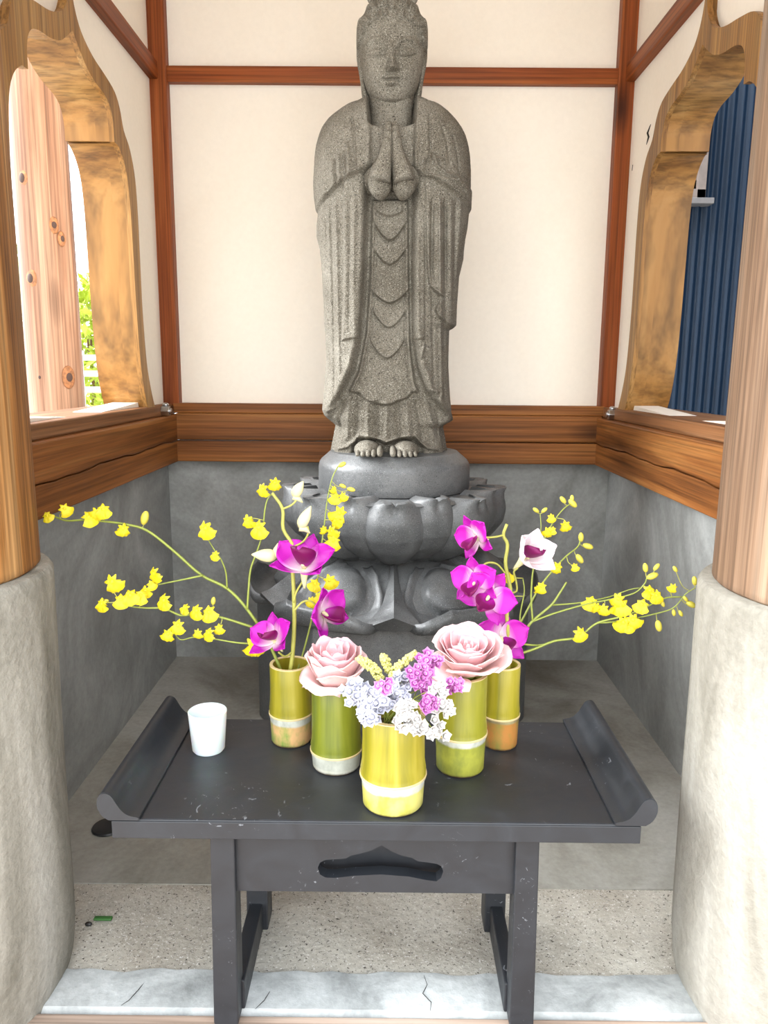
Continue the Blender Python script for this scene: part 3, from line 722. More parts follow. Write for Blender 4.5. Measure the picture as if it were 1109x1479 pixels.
# neck and downturned petals
MB().lathe([(0.10, 0.3355), (0.275, 0.3355), (0.27, 0.350), (0.24, 0.385), (0.20, 0.413), (0.165, 0.425), (0.150, 0.432), (0.135, 0.436), (0.10, 0.437)], SX, SY, 96).build('neck_moulding', 'pedestal_granite', lot, smooth=True, sharp=35)
def down_petal(u, v):
    w = np.interp(v, [0, .2, .45, .7, .85, .94, 1], [.50, .80, 1.0, 1.0, .90, .72, .42])
    r = np.interp(v, [0, .2, .4, .55, .7, .85, .93, 1], [0.160, 0.200, 0.236, 0.260, 0.288, 0.328, 0.342, 0.346])
    zc = np.interp(v, [0, .2, .4, .55, .7, .82, .9, .96, 1], [0.428, 0.414, 0.384, 0.360, 0.347, 0.345, 0.354, 0.370, 0.386])
    ang = u*w*R(25)
    du, dv = u/0.64, (v-0.36)/0.30
    e = max(0, 1-du*du-dv*dv)
    dome = 0.036*e**0.36-0.006*math.exp(-((math.hypot(du, dv)-1.12)/0.12)**2)
    lip = 0.016*math.exp(-((abs(u)-0.97)/0.14)**2)*math.sin(math.pi*min(1, 0.1+v*0.85))
    ro = r+dome*0.75; z = zc+dome*0.6+lip
    p = lambda q, zz_: (q*math.sin(ang), -q*math.cos(ang), zz_)
    return p(ro, z), p(r-0.004+0.008*v, max(0.3352, zc-0.018))
vs, fs = petal_grid(32, 36, down_petal)
def down_between(u, v):
    w = np.interp(v, [0, .3, .6, .85, .95, 1], [.16, .20, .34, .62, .66, .60])
    r = np.interp(v, [0, .3, .6, .85, 1], [0.150, 0.215, 0.27, 0.300, 0.318])
    zc = np.interp(v, [0, .3, .6, .85, 1], [0.434, 0.412, 0.376, 0.352, 0.345])
    ang = u*w*R(15)
    z = zc+0.004+0.016*(1-abs(u))*(0.6+v)
    r2 = r+0.008+0.014*(1-abs(u))*v
    p = lambda q, zz_: (q*math.sin(ang), -q*math.cos(ang), zz_)
    return p(r2, z), p(r-0.01, max(0.3352, zc-0.02))
vs2, fs2 = petal_grid(10, 16, down_between)
f1 = f2 = None
for k in range(6):
    if f1 is None:
        f1 = o1 = link_mesh('lower_petal', vs, fs, 'pedestal_granite', lot, smooth=True, local=True)
        f2 = o2 = link_mesh('lower_petal_tip', vs2, fs2, 'pedestal_granite', lot, smooth=True, local=True, sharp=40)
    else:
        o1 = f1.copy(); o2 = f2.copy()
        for o in (o1, o2): C.objects.link(o); o.parent = lot
    o1.location = o2.location = (0, 0, -0.335); o1.rotation_euler = (0, 0, R(30+60*k)); o2.rotation_euler = (0, 0, R(60*k))
# six-sided plinth
hx6 = lambda r: [(SX+r*math.cos(R(60*k)), SY+r*math.sin(R(60*k))) for k in range(6)]
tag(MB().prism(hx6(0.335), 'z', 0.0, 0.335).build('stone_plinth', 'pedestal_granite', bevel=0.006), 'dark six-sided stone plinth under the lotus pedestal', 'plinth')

# ------------------------------------------------------------------ offering table
TZ = 0.304
tb = thing('offering_table', 'low black-painted wooden offering table with raised moulded ends', 'table', (-0.01, 1.0, 0))
MB().box(-0.343, 0.320, 0.868, 1.152, 0.278, TZ).build('table_top', 'table_paint', tb, bevel=0.0025)
MB().box(-0.3432, 0.3202, 0.8665, 0.8695, 0.2785, TZ-0.002).build('front_edge', 'table_paint', tb, bevel=0.001)
pf = [(0, 0), (0, 0.004), (0.009, 0.006), (0.017, 0.010), (0.024, 0.018), (0.029, 0.027), (0.034, 0.0345), (0.041, 0.0375), (0.047, 0.035), (0.051, 0.028), (0.0515, 0.017), (0.046, 0.006), (0.038, 0.0)]
pfs = [(q.x, q.y) for q in spline([(a, b_, 0) for a, b_ in pf], 3)]
for sg, xi in ((-1, -0.308), (1, 0.287)):
    mo = MB().prism([(xi+sg*a, TZ+z) for a, z in pfs], 'y', 0.866, 1.154).build('end_moulding', 'table_paint', tb, smooth=True, sharp=35)
    MB().prism([(xi+sg*(a*0.97+0.0008), TZ+z*0.97+0.0004) for a, z in pfs], 'y', 0.8645, 0.8665).build('moulding_end', 'table_paint', mo)
for sg, (a, b_) in ((-1, (-0.222, -0.191)), (1, (0.166, 0.196))):
    i0, i1 = (b_, a) if sg < 0 else (a, b_)     # inner, outer
    MB().hexa([(i0+sg*0.002, 0.874, 0), (i1+sg*0.004, 0.874, 0), (i1+sg*0.004, 0.912, 0), (i0+sg*0.002, 0.912, 0)],
              [(i0, 0.874, 0.279), (i1, 0.874, 0.279), (i1, 0.905, 0.279), (i0, 0.905, 0.279)]).build('leg', 'table_paint', tb, bevel=0.002)
    MB().hexa([(i0+sg*0.012-sg*0.022, 1.05, 0), (i1-sg*0.008, 1.05, 0), (i1-sg*0.008, 1.095, 0), (i0+sg*0.012-sg*0.022, 1.095, 0)],
              [(i0+sg*0.012-sg*0.022, 1.06, 0.279), (i1-sg*0.008, 1.06, 0.279), (i1-sg*0.008, 1.09, 0.279), (i0+sg*0.012-sg*0.022, 1.09, 0.279)]).build('leg', 'table_paint', tb, bevel=0.002)
    x0, x1 = sorted((i0-sg*0.002, i1-sg*0.012))
    MB().box(x0, x1, 0.90, 1.075, 0.0, 0.045).build('runner', 'table_paint', tb, bevel=0.002)
    MB().box(x0+0.003, x1-0.003, 0.90, 1.07, 0.225, 0.279).build('side_rail', 'table_paint', tb, bevel=0.002)
# apron with the carved opening
ya0, ya1 = 0.884, 0.902
def ap(px, py): p = at(px, py, ya0); return p.x, p.z
xa0, xa1 = -0.1925, 0.1675
za0 = ap(560, 1289)[1]; za1 = 0.279
hb = [ap(*q) for q in ((459, 1254), (462, 1263), (470, 1267.5), (485, 1268), (510, 1265), (550, 1263), (590, 1266), (615, 1271), (630, 1273), (637, 1268), (640, 1259))]
ht = [ap(*q) for q in ((459, 1253), (462, 1246), (470, 1242), (485, 1241), (500, 1240), (506, 1236), (520, 1233), (535, 1229), (551, 1221), (566, 1230), (580, 1236), (595, 1239), (603, 1244), (620, 1246), (632, 1248), (638, 1252), (640, 1258))]
hbx = np.array(hb); htx = np.array(ht)
xs = sorted(set([round(float(x), 5) for x in np.linspace(hb[0][0], hb[-1][0], 60)]+[round(htx[8][0], 5)]))
ap_m = MB()
ap_m.box(xa0, xs[0], ya0, ya1, za0, za1).box(xs[-1], xa1, ya0, ya1, za0, za1)
for x0, x1 in zip(xs, xs[1:]):
    b0, b1 = np.interp([x0, x1], hbx[:, 0], hbx[:, 1]); t0, t1 = np.interp([x0, x1], htx[:, 0], htx[:, 1])
    ap_m.hexa([(x0, ya0, za0), (x1, ya0, za0), (x1, ya1, za0), (x0, ya1, za0)], [(x0, ya0, b0), (x1, ya0, b1), (x1, ya1, b1), (x0, ya1, b0)])
    ap_m.hexa([(x0, ya0, t0), (x1, ya0, t1), (x1, ya1, t1), (x0, ya1, t0)], [(x0, ya0, za1), (x1, ya0, za1), (x1, ya1, za1), (x0, ya1, za1)])
apo = ap_m.build('apron', 'table_paint', tb)
MB().box(xa0, xa1, ya1+0.012, ya1+0.02, za0, za1).build('apron_backing', 'table_paint', apo)

# ------------------------------------------------------------------ cup
cpb = on_z(296, 1094, TZ); s_c = mpp(cpb)
ct_ = at(296, 1037, cpb.y)
rb_, rt_ = 23.5*s_c, 28*s_c
cy_c = cpb.y+rb_; ch = ct_.z-TZ
tag(MB().lathe([(0.001, TZ), (rb_*0.9, TZ), (rb_, TZ+0.003), (rt_, TZ+ch), (rt_-0.0012, TZ+ch+0.0008), (rt_-0.0022, TZ+ch), (rb_-0.002, TZ+0.006), (0.001, TZ+0.005)], cpb.x, cy_c, 48).build('plastic_cup', 'cup_plastic', smooth=True, sharp=40), 'small white plastic cup on the black table', 'cup')

# ------------------------------------------------------------------ bamboo vases
def bamboo_mat(name, body, low, ring, node_z, band):
    """body colour streaked along the culm, waxy white band under the node, darker stub below"""
    m, nt, b = nodes(name, 0.34, 0.5)
    n1 = noise(nt, coord(nt, (1, 1, 0.05)), 42, 4, 0.6, 0.3)
    c = ramp(nt, n1, [(0.3, body[0]), (0.5, body[1]), (0.7, body[2])])
    n2 = noise(nt, coord(nt, (1, 1, 0.6)), 45, 4, 0.6)
    clow = ramp(nt, n2, [(0.35, low[0]), (0.6, low[1])])
    cring = ramp(nt, n2, [(0.3, ring[0]), (0.6, ring[1])])
    t = nt.nodes.new('ShaderNodeTexCoord'); sp = nt.nodes.new('ShaderNodeSeparateXYZ'); nt.links.new(t.outputs['Object'], sp.inputs[0])
    ad = nt.nodes.new('ShaderNodeMath'); ad.operation = 'MULTIPLY_ADD'
    nt.links.new(n2, ad.inputs[0]); ad.inputs[1].default_value = 0.006; nt.links.new(sp.outputs['Z'], ad.inputs[2])
    def below(z, w=0.0015):
        r = nt.nodes.new('ShaderNodeMapRange'); r.inputs[1].default_value = z-w; r.inputs[2].default_value = z+w
        r.inputs[3].default_value = 1; r.inputs[4].default_value = 0; nt.links.new(ad.outputs[0], r.inputs[0]); return r.outputs[0]
    c = mix(nt, c, cring, below(node_z+0.003)); c = mix(nt, c, clow, below(node_z+0.003-band)); c = mix(nt, c, (0.06, 0.035, 0.02), below(0.0055, 0.002))
    nt.links.new(c, b.inputs['Base Color'])
    bump(nt, b, n1, 0.1, 0.002)
G1 = ((0.17, 0.165, 0.012), (0.25, 0.24, 0.02), (0.34, 0.31, 0.04))
G2 = ((0.10, 0.125, 0.010), (0.18, 0.20, 0.016), (0.27, 0.27, 0.03))
Y1 = ((0.17, 0.155, 0.010), (0.29, 0.245, 0.013), (0.42, 0.345, 0.05))
RW = ((0.32, 0.33, 0.28), (0.56, 0.57, 0.50))
plain('cut_bamboo', (0.62, 0.48, 0.24), 0.7)
VASES = {}
def vase(key, pl, pr_, pyb, pyt, node_px, band, cols, low, label, ringc=RW, bulge=1.05):
    pc = (pl+pr_)/2
    b0 = on_z(pc, pyb, TZ); s = mpp(b0)
    r = (pr_-pl)/2*s/1.03; cy = b0.y+r*0.9; cx = b0.x
    top = at(pc, pyt, b0.y+0.0).z; nz = at(pc, node_px, b0.y).z-TZ
    mn = 'bamboo_'+key
    bamboo_mat(mn, cols, low, ringc, nz, band)
    h = top-TZ
    t = thing('bamboo_vase', label, 'vase', (cx, cy, TZ), 'bamboo vases on the table')
    ri = r*0.84
    prof = [(0.001, 0.0), (r*0.90, 0.0), (r*0.955, 0.003), (r*0.97, nz*0.4), (r*1.0, nz-0.008), (r*bulge, nz-0.003), (r*bulge*1.005, nz), (r*1.02, nz+0.003), (r*1.035, nz+0.008), (r*0.99, nz+0.02), (r*0.975, h*0.75), (r*0.985, h-0.001), (r*0.975, h), (ri+0.001, h), (ri, h-0.001), (ri*0.97, nz+0.025), (0.001, nz+0.023)]
    MB().lathe([(a, TZ+z) for a, z in prof], cx, cy, 56).build('culm', mn, t, smooth=True, sharp=40)
    MB().lathe([(ri*0.985, top-0.0005), (r*0.98, top-0.0005), (r*0.978, top+0.0007), (ri*0.99, top+0.0007)], cx, cy, 56, close=True).build('cut_rim', 'cut_bamboo', t)
    MB().lathe([(r*bulge*0.98, TZ+nz-0.0026), (r*bulge*1.012, TZ+nz-0.0014), (r*bulge*1.012, TZ+nz+0.0006), (r*bulge*0.98, TZ+nz+0.0016)], cx, cy, 56, close=True).build('node_ring', 'cut_bamboo', t, smooth=True)
    wz = top-0.022
    MB().lathe([(0.001, wz-0.002), (ri*0.975, wz-0.002), (ri*0.975, wz), (0.001, wz)], cx, cy, 32).build('water', 'water', t)
    VASES[key] = (cx, cy, top, r)
vase('a', 386, 449, 1081, 969, 1039, 0.012, Y1, ((0.20, 0.30, 0.06), (0.62, 0.38, 0.17)), 'bamboo vase with white and green bands holding the orchids beside the cup')
vase('b', 446, 521, 1121, 1001, 1095, 0.020, G2, ((0.5, 0.5, 0.4), (0.70, 0.69, 0.62)), 'dark green bamboo vase with white foot holding the loose pink rose')
vase('c', 519, 616, 1181, 1048, 1136, 0.013, Y1, ((0.42, 0.40, 0.06), (0.60, 0.55, 0.16)), 'bright yellow bamboo vase holding the bunch of white and pink statice')
vase('d', 629, 705, 1124, 985, 1070, 0.010, G1, ((0.20, 0.22, 0.04), (0.34, 0.34, 0.05)), 'tall yellow-green bamboo vase under the round open rose')
vase('e', 697, 752, 1085, 968, 1040, 0.006, Y1, ((0.26, 0.22, 0.05), (0.46, 0.20, 0.05)), 'bamboo vase with brown stained foot holding the orchids behind the open rose', ((0.16, 0.10, 0.05), (0.34, 0.30, 0.16)))

# ------------------------------------------------------------------ flowers
def petal_mesh(name, L, W, cup, curl, col0, col1, tipw=0.0, ruffle=0.0, mat='petal', nu=8, nv=12, power=1.0, white=0.25, seed=0, wide=0.62):
    """one petal in the xy plane, growing along +y from the origin, cupped towards +z"""
    rnd = random.Random(seed); ph = rnd.uniform(0, 6)
    vs, col = [], []
    for j in range(nv+1):
        v = j/nv
        w = W*max(tipw, (1-abs(2*(0.04+0.95*v**power)-1)**2.3)**0.5*(0.55+0.45*math.sin(math.pi*(0.15+0.55*v))))
        for i in range(nu+1):
            u = -1+2*i/nu
            x = u*w; y = L*v*(1-0.14*u*u*v)
            z = cup*(u*u)*W*(0.4+0.6*math.sin(math.pi*v))+curl*L*v*v+ruffle*W*math.sin(u*6+ph)*v
            vs.append((x, y, z))
            t = min(1, max(0, (v-white)/0.42))**0.9
            col.append(tuple(a*(1-t)+b_*t for a, b_ in zip(col0, col1)))
    n_ = nu+1
    fs = [(j*n_+i, j*n_+i+1, (j+1)*n_+i+1, (j+1)*n_+i) for j in range(nv) for i in range(nu)]
    me = bpy.data.meshes.new(name); me.from_pydata(vs, [], fs)
    ca = me.color_attributes.new('Col', 'FLOAT_COLOR', 'POINT'); ca.data.foreach_set('color', np.array([(*c, 1) for c in col], dtype=np.float32).ravel())
    me.polygons.foreach_set('use_smooth', [True]*len(fs)); me.materials.append(M[mat]); me.update()
    return me
def put(name, me, parent, mw, thick=0):
    o = bpy.data.objects.new(name, me); C.objects.link(o); o.parent = parent
    o.matrix_basis = mw
    if thick:
        sd = o.modifiers.new('thick', 'SOLIDIFY'); sd.thickness = thick
    return o
def face_mat(loc, yaw, pitch, roll, sc):
    """flower frame: its +z looks at the viewer's side (-y), then turned: yaw to the right, pitch up, roll"""
    m0 = Matrix.Rotation(R(yaw), 4, 'Z') @ Matrix.Rotation(R(90-pitch), 4, 'X') @ Matrix.Rotation(R(roll), 4, 'Z')
    return Matrix.Translation(loc) @ m0 @ Matrix.Scale(sc, 4)

# -- yellow dancing-lady orchids
def yellow_flower_mesh(seed):
    rnd = random.Random(seed); vs, fs = [], []
    def blade(L, W, ang, z0, tip, nu=4, nv=4, frill=0.0, y0=0.0):
        b0 = len(vs); ca, sa = math.cos(ang), math.sin(ang); ph = rnd.uniform(0, 6)
        for j in range(nv+1):
            v = j/nv; w = W*(0.25+0.75*math.sin(math.pi*(0.1+0.75*v))) if tip < 0.5 else W*(0.3+0.7*v**0.7)
            for i in range(nu+1):
                u = -1+2*i/nu
                x = u*w*(1-0.15*v); y = y0+L*v*(1-0.22*u*u*v if tip > 0.5 else 1-0.3*abs(u)*v)
                z = z0+0.10*math.sin(v*2.5)+frill*math.sin(u*7+ph)*v-0.12*v*v
                vs.append((x*ca-y*sa, x*sa+y*ca, z))
        n_ = nu+1
        fs.extend([(b0+j*n_+i, b0+j*n_+i+1, b0+(j+1)*n_+i+1, b0+(j+1)*n_+i) for j in range(nv) for i in range(nu)])
    blade(0.60, 0.40, R(180-26), 0.05, 1, 5, 5, 0.07); blade(0.60, 0.40, R(180+26), 0.05, 1, 5, 5, 0.07)
    for a in (0, 62, -62, 118, -118): blade(0.42, 0.13, R(a+rnd.uniform(-10, 10)), 0.0, 0, 3, 4, 0.05)
    b0 = len(vs); vs.extend([(-.1, -.1, .05), (.1, -.1, .05), (.1, .1, .05), (-.1, .1, .05), (0, 0, .22)]); fs.extend([(b0, b0+1, b0+4), (b0+1, b0+2, b0+4), (b0+2, b0+3, b0+4), (b0+3, b0, b0+4)])
    me = bpy.data.meshes.new('flower'); me.from_pydata(vs, [], fs); me.polygons.foreach_set('use_smooth', [True]*len(fs)); me.materials.append(M['yellow_petal']); me.update()
    return me
YF = [yellow_flower_mesh(k) for k in range(5)]
bmb = MB().ball((0, 0, 0), (0.5, 0.5, 0.9), 8, 6)
YB_ = bpy.data.meshes.new('bud'); YB_.from_pydata(bmb.v, [], bmb.f); YB_.polygons.foreach_set('use_smooth', [True]*len(bmb.f)); YB_.materials.append(M['yellow_bud'])
def depth_line(d0, d1):
    return lambda t: d0+(d1-d0)*t
def yellow_spray(label, key, stems, flowers, buds, grp):
    cx, cy, top, r = VASES[key]
    root = thing('yellow_orchid_spray', label, 'orchid', (cx, cy, top-0.02), grp)
    base = Vector((cx, cy, top-0.02)); segs = []
    for pts, d0, d1, rad in stems:
        n_ = len(pts)
        P3 = [at(x, y, d0+(d1-d0)*i/(n_-1)) for i, (x, y) in enumerate(pts)]
        sp = spline(P3, 5); segs += sp
        rr = np.linspace(rad, rad*0.55, len(sp))
        MB().tube(sp, list(rr), 6).build('stem', 'stem_green', root, smooth=True)
    rnd = random.Random(len(flowers))
    def near(px, py):
        best, bd = None, 1e9
        for q in segs:
            v = np.array(q)-_o; w = v @ _fw; x = CX+F*(v @ _rt)/w; y = CY-F*(v @ _up)/w
            d = (x-px)**2+(y-py)**2
            if d < bd: bd, best = d, q
        return best
    for i, fl in enumerate(flowers):
        px, py, sz = fl[:3]
        q = near(px, py); p = at(px, py, q.y-0.006)
        s = sz*mpp(p)*1.12
        MB().tube(spline([q, (q+p)/2+Vector((rnd.uniform(-.3, .3), 0, rnd.uniform(-.3, .3)))*(q-p).length, p+Vector((0, 0.002, 0))], 4), 0.0007, 5).build('pedicel', 'stem_pale', root, smooth=True)
        put('flower', YF[rnd.randrange(5)], root, Matrix.Translation(-root.location) @ face_mat(p, rnd.uniform(-35, 35), rnd.uniform(-15, 30), rnd.uniform(-35, 35), s))
    for px, py, sz in buds:
        q = near(px, py); p = at(px, py, q.y); s = sz*mpp(p)
        MB().tube(spline([q, (q+p)/2+Vector((0, 0, -0.2*(q-p).length)), p], 4), 0.0006, 5).build('pedicel', 'stem_pale', root, smooth=True)
        dr = (p-q).normalized() if (p-q).length > 1e-4 else Vector((0, 0, 1))
        put('bud', YB_, root, Matrix.Translation(p-root.location) @ dr.to_track_quat('Z', 'Y').to_matrix().to_4x4() @ Matrix.Scale(s, 4))
    return root
a_y = VASES['a'][1]; e_y = VASES['e'][1]
GY_ = 'yellow orchid sprays'
yellow_spray('long arching spray of small yellow orchids leaning over the cup', 'a',
    [([(412, 985), (398, 950), (382, 918), (357, 880), (328, 850), (290, 830), (250, 795), (212, 766), (180, 757), (150, 753), (120, 751), (97, 752), (78, 746)], a_y, 1.10, 0.0026),
     ([(293, 831), (265, 837), (240, 842), (226, 845)], 1.085, 1.07, 0.0016),
     ([(376, 910), (350, 901), (320, 892), (285, 886), (262, 889), (237, 879), (210, 878), (187, 875), (172, 866)], a_y-0.005, 1.04, 0.002),
     ([(365, 930), (340, 928), (310, 923), (282, 920), (262, 924), (252, 916)], a_y-0.01, 1.05, 0.0014),
     ([(328, 851), (326, 826), (318, 806), (308, 792), (300, 778)], 1.088, 1.07, 0.0013),
     ([(357, 880), (359, 850), (362, 822), (371, 797), (379, 771), (382, 740), (386, 722), (394, 712)], a_y, 1.10, 0.0017)],
    [(68, 745, 16), (93, 735, 20), (128, 747, 24), (140, 740, 20), (149, 736, 22), (178, 763, 20), (297, 763, 27), (311, 801, 15), (162, 840, 28), (147, 872, 20), (175, 866, 22), (188, 860, 24), (203, 860, 22), (210, 853, 18), (223, 828, 24), (218, 844, 15), (237, 867, 24), (268, 878, 16), (284, 882, 22), (302, 884, 24), (257, 903, 22), (243, 915, 20), (286, 914, 15), (302, 914, 20), (316, 907, 16), (367, 931, 30), (380, 706, 20), (397, 697, 20), (358, 751, 20), (374, 762, 27)],
    [(209, 748, 12), (308, 868, 7), (152, 868, 6)], GY_)
yellow_spray('upright spray of small yellow orchids standing before the lotus petals', 'a',
    [([(424, 985), (437, 945), (450, 895), (457, 850), (462, 805), (468, 760), (473, 720), (480, 690), (488, 674)], a_y+0.018, 1.19, 0.0017)],
    [(482, 706, 11), (484, 718, 18), (495, 716, 14), (490, 741, 26), (484, 752, 20), (467, 764, 13), (479, 767, 20), (481, 781, 24), (474, 790, 18), (455, 797, 16), (476, 838, 22), (455, 843, 20), (462, 862, 20), (450, 868, 16)],
    [(494, 671, 7), (495, 702, 6), (507, 707, 7), (490, 875, 7)], GY_)
_dm = e_y+(1.10-e_y)*0.5; _dl = e_y+(1.10-e_y)/3
yellow_spray('wide branching yellow orchid spray reaching toward the faded pillar', 'e',
    [([(728, 985), (738, 945), (752, 922), (768, 898), (795, 875), (808, 857), (818, 841)], e_y, 1.10, 0.0024),
     ([(768, 898), (800, 886), (845, 873), (880, 866), (915, 857), (930, 844), (934, 835)], _dm, 1.08, 0.0015),
     ([(797, 874), (825, 872), (848, 869), (880, 862), (908, 852), (925, 849)], 1.10, 1.09, 0.0013),
     ([(738, 948), (770, 938), (800, 926), (835, 920), (862, 900), (900, 890), (930, 878), (960, 864), (985, 862)], e_y, 1.07, 0.0019),
     ([(862, 900), (895, 897), (940, 888), (972, 878), (990, 858), (1004, 849)], 1.08, 1.06, 0.0013),
     ([(752, 930), (775, 932), (795, 929)], e_y, 1.09, 0.0016),
     ([(769, 897), (767, 860), (770, 822), (778, 795), (790, 770), (803, 748), (815, 734), (826, 726)], _dm, 1.14, 0.0015),
     ([(752, 922), (751, 890), (757, 855), (755, 835)], _dl, 1.10, 0.0013),
     ([(770, 822), (774, 795), (781, 765), (780, 742)], _dm+(1.14-_dm)*0.286, 1.14, 0.0011)],
    [(837, 914, 22), (853, 869, 22), (860, 876, 16), (872, 879, 18), (893, 865, 22), (897, 874, 26), (888, 876, 18), (938, 853, 22), (948, 860, 20), (927, 873, 22), (900, 899, 24), (914, 895, 24), (908, 905, 16), (972, 848, 14),
     (796, 747, 13), (816, 758, 17), (791, 767, 15), (798, 765, 12), (789, 797, 15), (772, 803, 13), (734, 832, 17), (727, 856, 10)],
    [(932, 820, 8), (948, 819, 7), (942, 832, 10), (975, 822, 6), (951, 904, 10), (983, 886, 6), (998, 873, 9), (1003, 839, 8), (957, 872, 6), (990, 865, 6), (973, 885, 6), (813, 722, 7), (827, 727, 9), (826, 720, 6), (774, 737, 6), (786, 737, 6)], GY_)
yellow_spray('slender yellow orchid spray with one unbranched stem behind the white orchid bloom', 'e',
    [([(720, 985), (736, 930), (758, 888), (778, 850), (800, 822), (818, 803), (834, 790), (839, 778)], e_y+0.013, 1.15, 0.0018)],
    [(805, 818, 18), (782, 847, 17), (776, 850, 12), (830, 818, 12)],
    [(839, 776, 8), (849, 789, 9), (837, 807, 9)], GY_)

# -- purple dendrobium orchids: stem, buds, blooms with white-based magenta petals
MAG = (0.34, 0.004, 0.28); MAG2 = (0.42, 0.008, 0.34); WHT = (0.72, 0.60, 0.60); DARK = (0.13, 0.001, 0.06)
DP = [petal_mesh('petal', 1.0, 0.46, 0.28, 0.04, WHT, MAG2, 0.05, white=0.05, seed=1, ruffle=0.03), petal_mesh('petal', 1.0, 0.27, 0.3, 0.06, WHT, MAG, 0.03, white=0.15, seed=2),
      petal_mesh('lip', 0.75, 0.34, 0.8, 0.25, MAG, DARK, 0.1, 0.05, white=0.0, seed=3), petal_mesh('petal', 1.0, 0.36, 0.5, 0.25, WHT, (0.80, 0.66, 0.72), 0.05, white=0.3, seed=4)]
def bloom(root, px, py, d, size, yaw, pitch, roll, close=0.0, white=False, drop=()):
    p = at(px, py, d); s = size*mpp(p)*0.60
    fl = bpy.data.objects.new('flower', None); C.objects.link(fl); fl.parent = root; fl.empty_display_size = 0.01
    fl.matrix_basis = Matrix.Translation(-root.location) @ face_mat(p, yaw, pitch, roll, s)
    k = 0
    for ang, me, z, tl in ((0, 1, -0.02, 8), (128, 1, -0.02, 4), (-128, 1, -0.02, 4), (66, 0, 0.03, 6), (-66, 0, 0.03, 6), (180, 2, 0.08, 40)):
        k += 1
        if ang in drop: continue
        mm = 3 if (white and me < 2) else me
        put('lip' if me == 2 else 'petal', DP[mm], fl, Matrix.Translation((0, 0, z)) @ Matrix.Rotation(R(ang), 4, 'Z') @ Matrix.Rotation(R(tl+close), 4, 'X'), 0.02)
    cl = MB().tube(spline([(0, 0.02, 0.06), (0, -0.02, 0.16), (0, -0.1, 0.24)], 3), [0.07, 0.075, 0.07, 0.065, 0.06, 0.05, 0.03], 8)
    sp = MB().tube(spline([(0, 0, 0.02), (0, -0.12, -0.22), (0, -0.2, -0.5)], 3), [0.13, 0.12, 0.10, 0.085, 0.07, 0.05, 0.03], 8)
    cl.build('column', 'pale_bud', fl, smooth=True, local=True); sp.build('spur', 'pale_bud', fl, smooth=True, local=True)
    return p
def dendro(label, key, stem, d0, d1, blooms, buds, links):
    cx, cy, top, r = VASES[key]
    root = thing('purple_orchid_stem', label, 'orchid', (cx, cy, top-0.02), 'purple orchid stems')
    n_ = len(stem); P3 = [at(x, y, d0+(d1-d0)*i/(n_-1)) for i, (x, y) in enumerate(stem)]
    sp = spline(P3, 4); MB().tube(sp, list(np.linspace(0.0034, 0.0022, len(sp))), 8).build('stem', 'stem_pale', root, smooth=True)
    for b in blooms: bloom(root, *b[:-1], **b[-1])
    for pts, da, db in links:
        q = [at(x, y, da+(db-da)*i/(len(pts)-1)) for i, (x, y) in enumerate(pts)]
        MB().tube(spline(q, 4), 0.0015, 6).build('pedicel', 'stem_pale', root, smooth=True)
    for x0, y0, x1, y1, w, d in buds:
        a, b_ = at(x0, y0, d), at(x1, y1, d-0.005); s = mpp(a)*w/2
        pts = [a+(b_-a)*t for t in np.linspace(0, 1, 9)]
        bu = MB().tube(pts, [s*q for q in (0.35, 0.8, 1.0, 1.0, 0.95, 0.82, 0.6, 0.35, 0.08)], 10)
        dx = (b_-a).normalized(); side = Vector((-dx.z, 0, dx.x))*(1 if y1 < y0 else -1)
        bu.tube([a+side*0.0, a+(b_-a)*0.05+side*s*-1.0, a-(b_-a)*0.02+side*s*-2.0], [s*0.7, s*0.5, s*0.12], 8)
        bu.build('bud', 'pale_bud', root, smooth=True)
    return root
dendro('purple orchid stem with pale buds in the vase beside the cup', 'a',
    [(416, 985), (422, 950), (425, 900), (424, 850), (422, 812), (424, 790), (409, 764), (408, 735), (393, 712)], a_y-0.012, 1.06,
    [(440, 822, 1.045, 92, -10, 62, -8, dict(close=22)), (464, 886, 1.068, 78, 55, 10, 15, dict(close=15)), (398, 925, 1.05, 70, -35, 40, 20, dict(close=18, drop=(125,)))],
    [(433, 762, 449, 731, 17, 1.06), (424, 717, 438, 695, 16, 1.065), (400, 803, 363, 801, 19, 1.06)],
    [([(424, 790), (438, 782), (445, 770), (444, 760)], 1.062, 1.06), ([(408, 735), (420, 730), (428, 722), (428, 716)], 1.06, 1.065), ([(421, 812), (410, 806), (400, 803)], 1.065, 1.06),
     ([(424, 870), (428, 855), (438, 838), (444, 828)], 1.06, 1.045), ([(425, 882), (436, 870), (448, 868), (458, 876)], 1.06, 1.07), ([(424, 940), (412, 948), (402, 942)], 1.07, 1.05)])
dendro('purple orchid stem rising behind the round open rose', 'e',
    [(733, 985), (734, 940), (733, 905), (732, 884), (737, 855), (734, 835), (730, 812), (733, 787), (727, 773), (732, 757)], e_y-0.006, 1.07,
    [(690, 776, 1.055, 64, -50, -5, 25, dict(close=8)), (687, 840, 1.05, 66, -30, 5, 10, dict(close=0)), (706, 862, 1.04, 72, -15, 8, -30, dict(close=0)), (756, 806, 1.055, 80, 35, 30, -20, dict(close=26, white=True)), (722, 922, 1.07, 74, 10, 15, -5, dict(close=6))],
    [], [([(727, 773), (712, 776), (698, 776)], 1.07, 1.06), ([(731, 830), (718, 815), (704, 813), (694, 820)], 1.07, 1.055), ([(737, 857), (746, 853), (745, 838), (742, 826), (748, 820)], 1.07, 1.06), ([(732, 884), (720, 878), (712, 870)], 1.07, 1.045)])

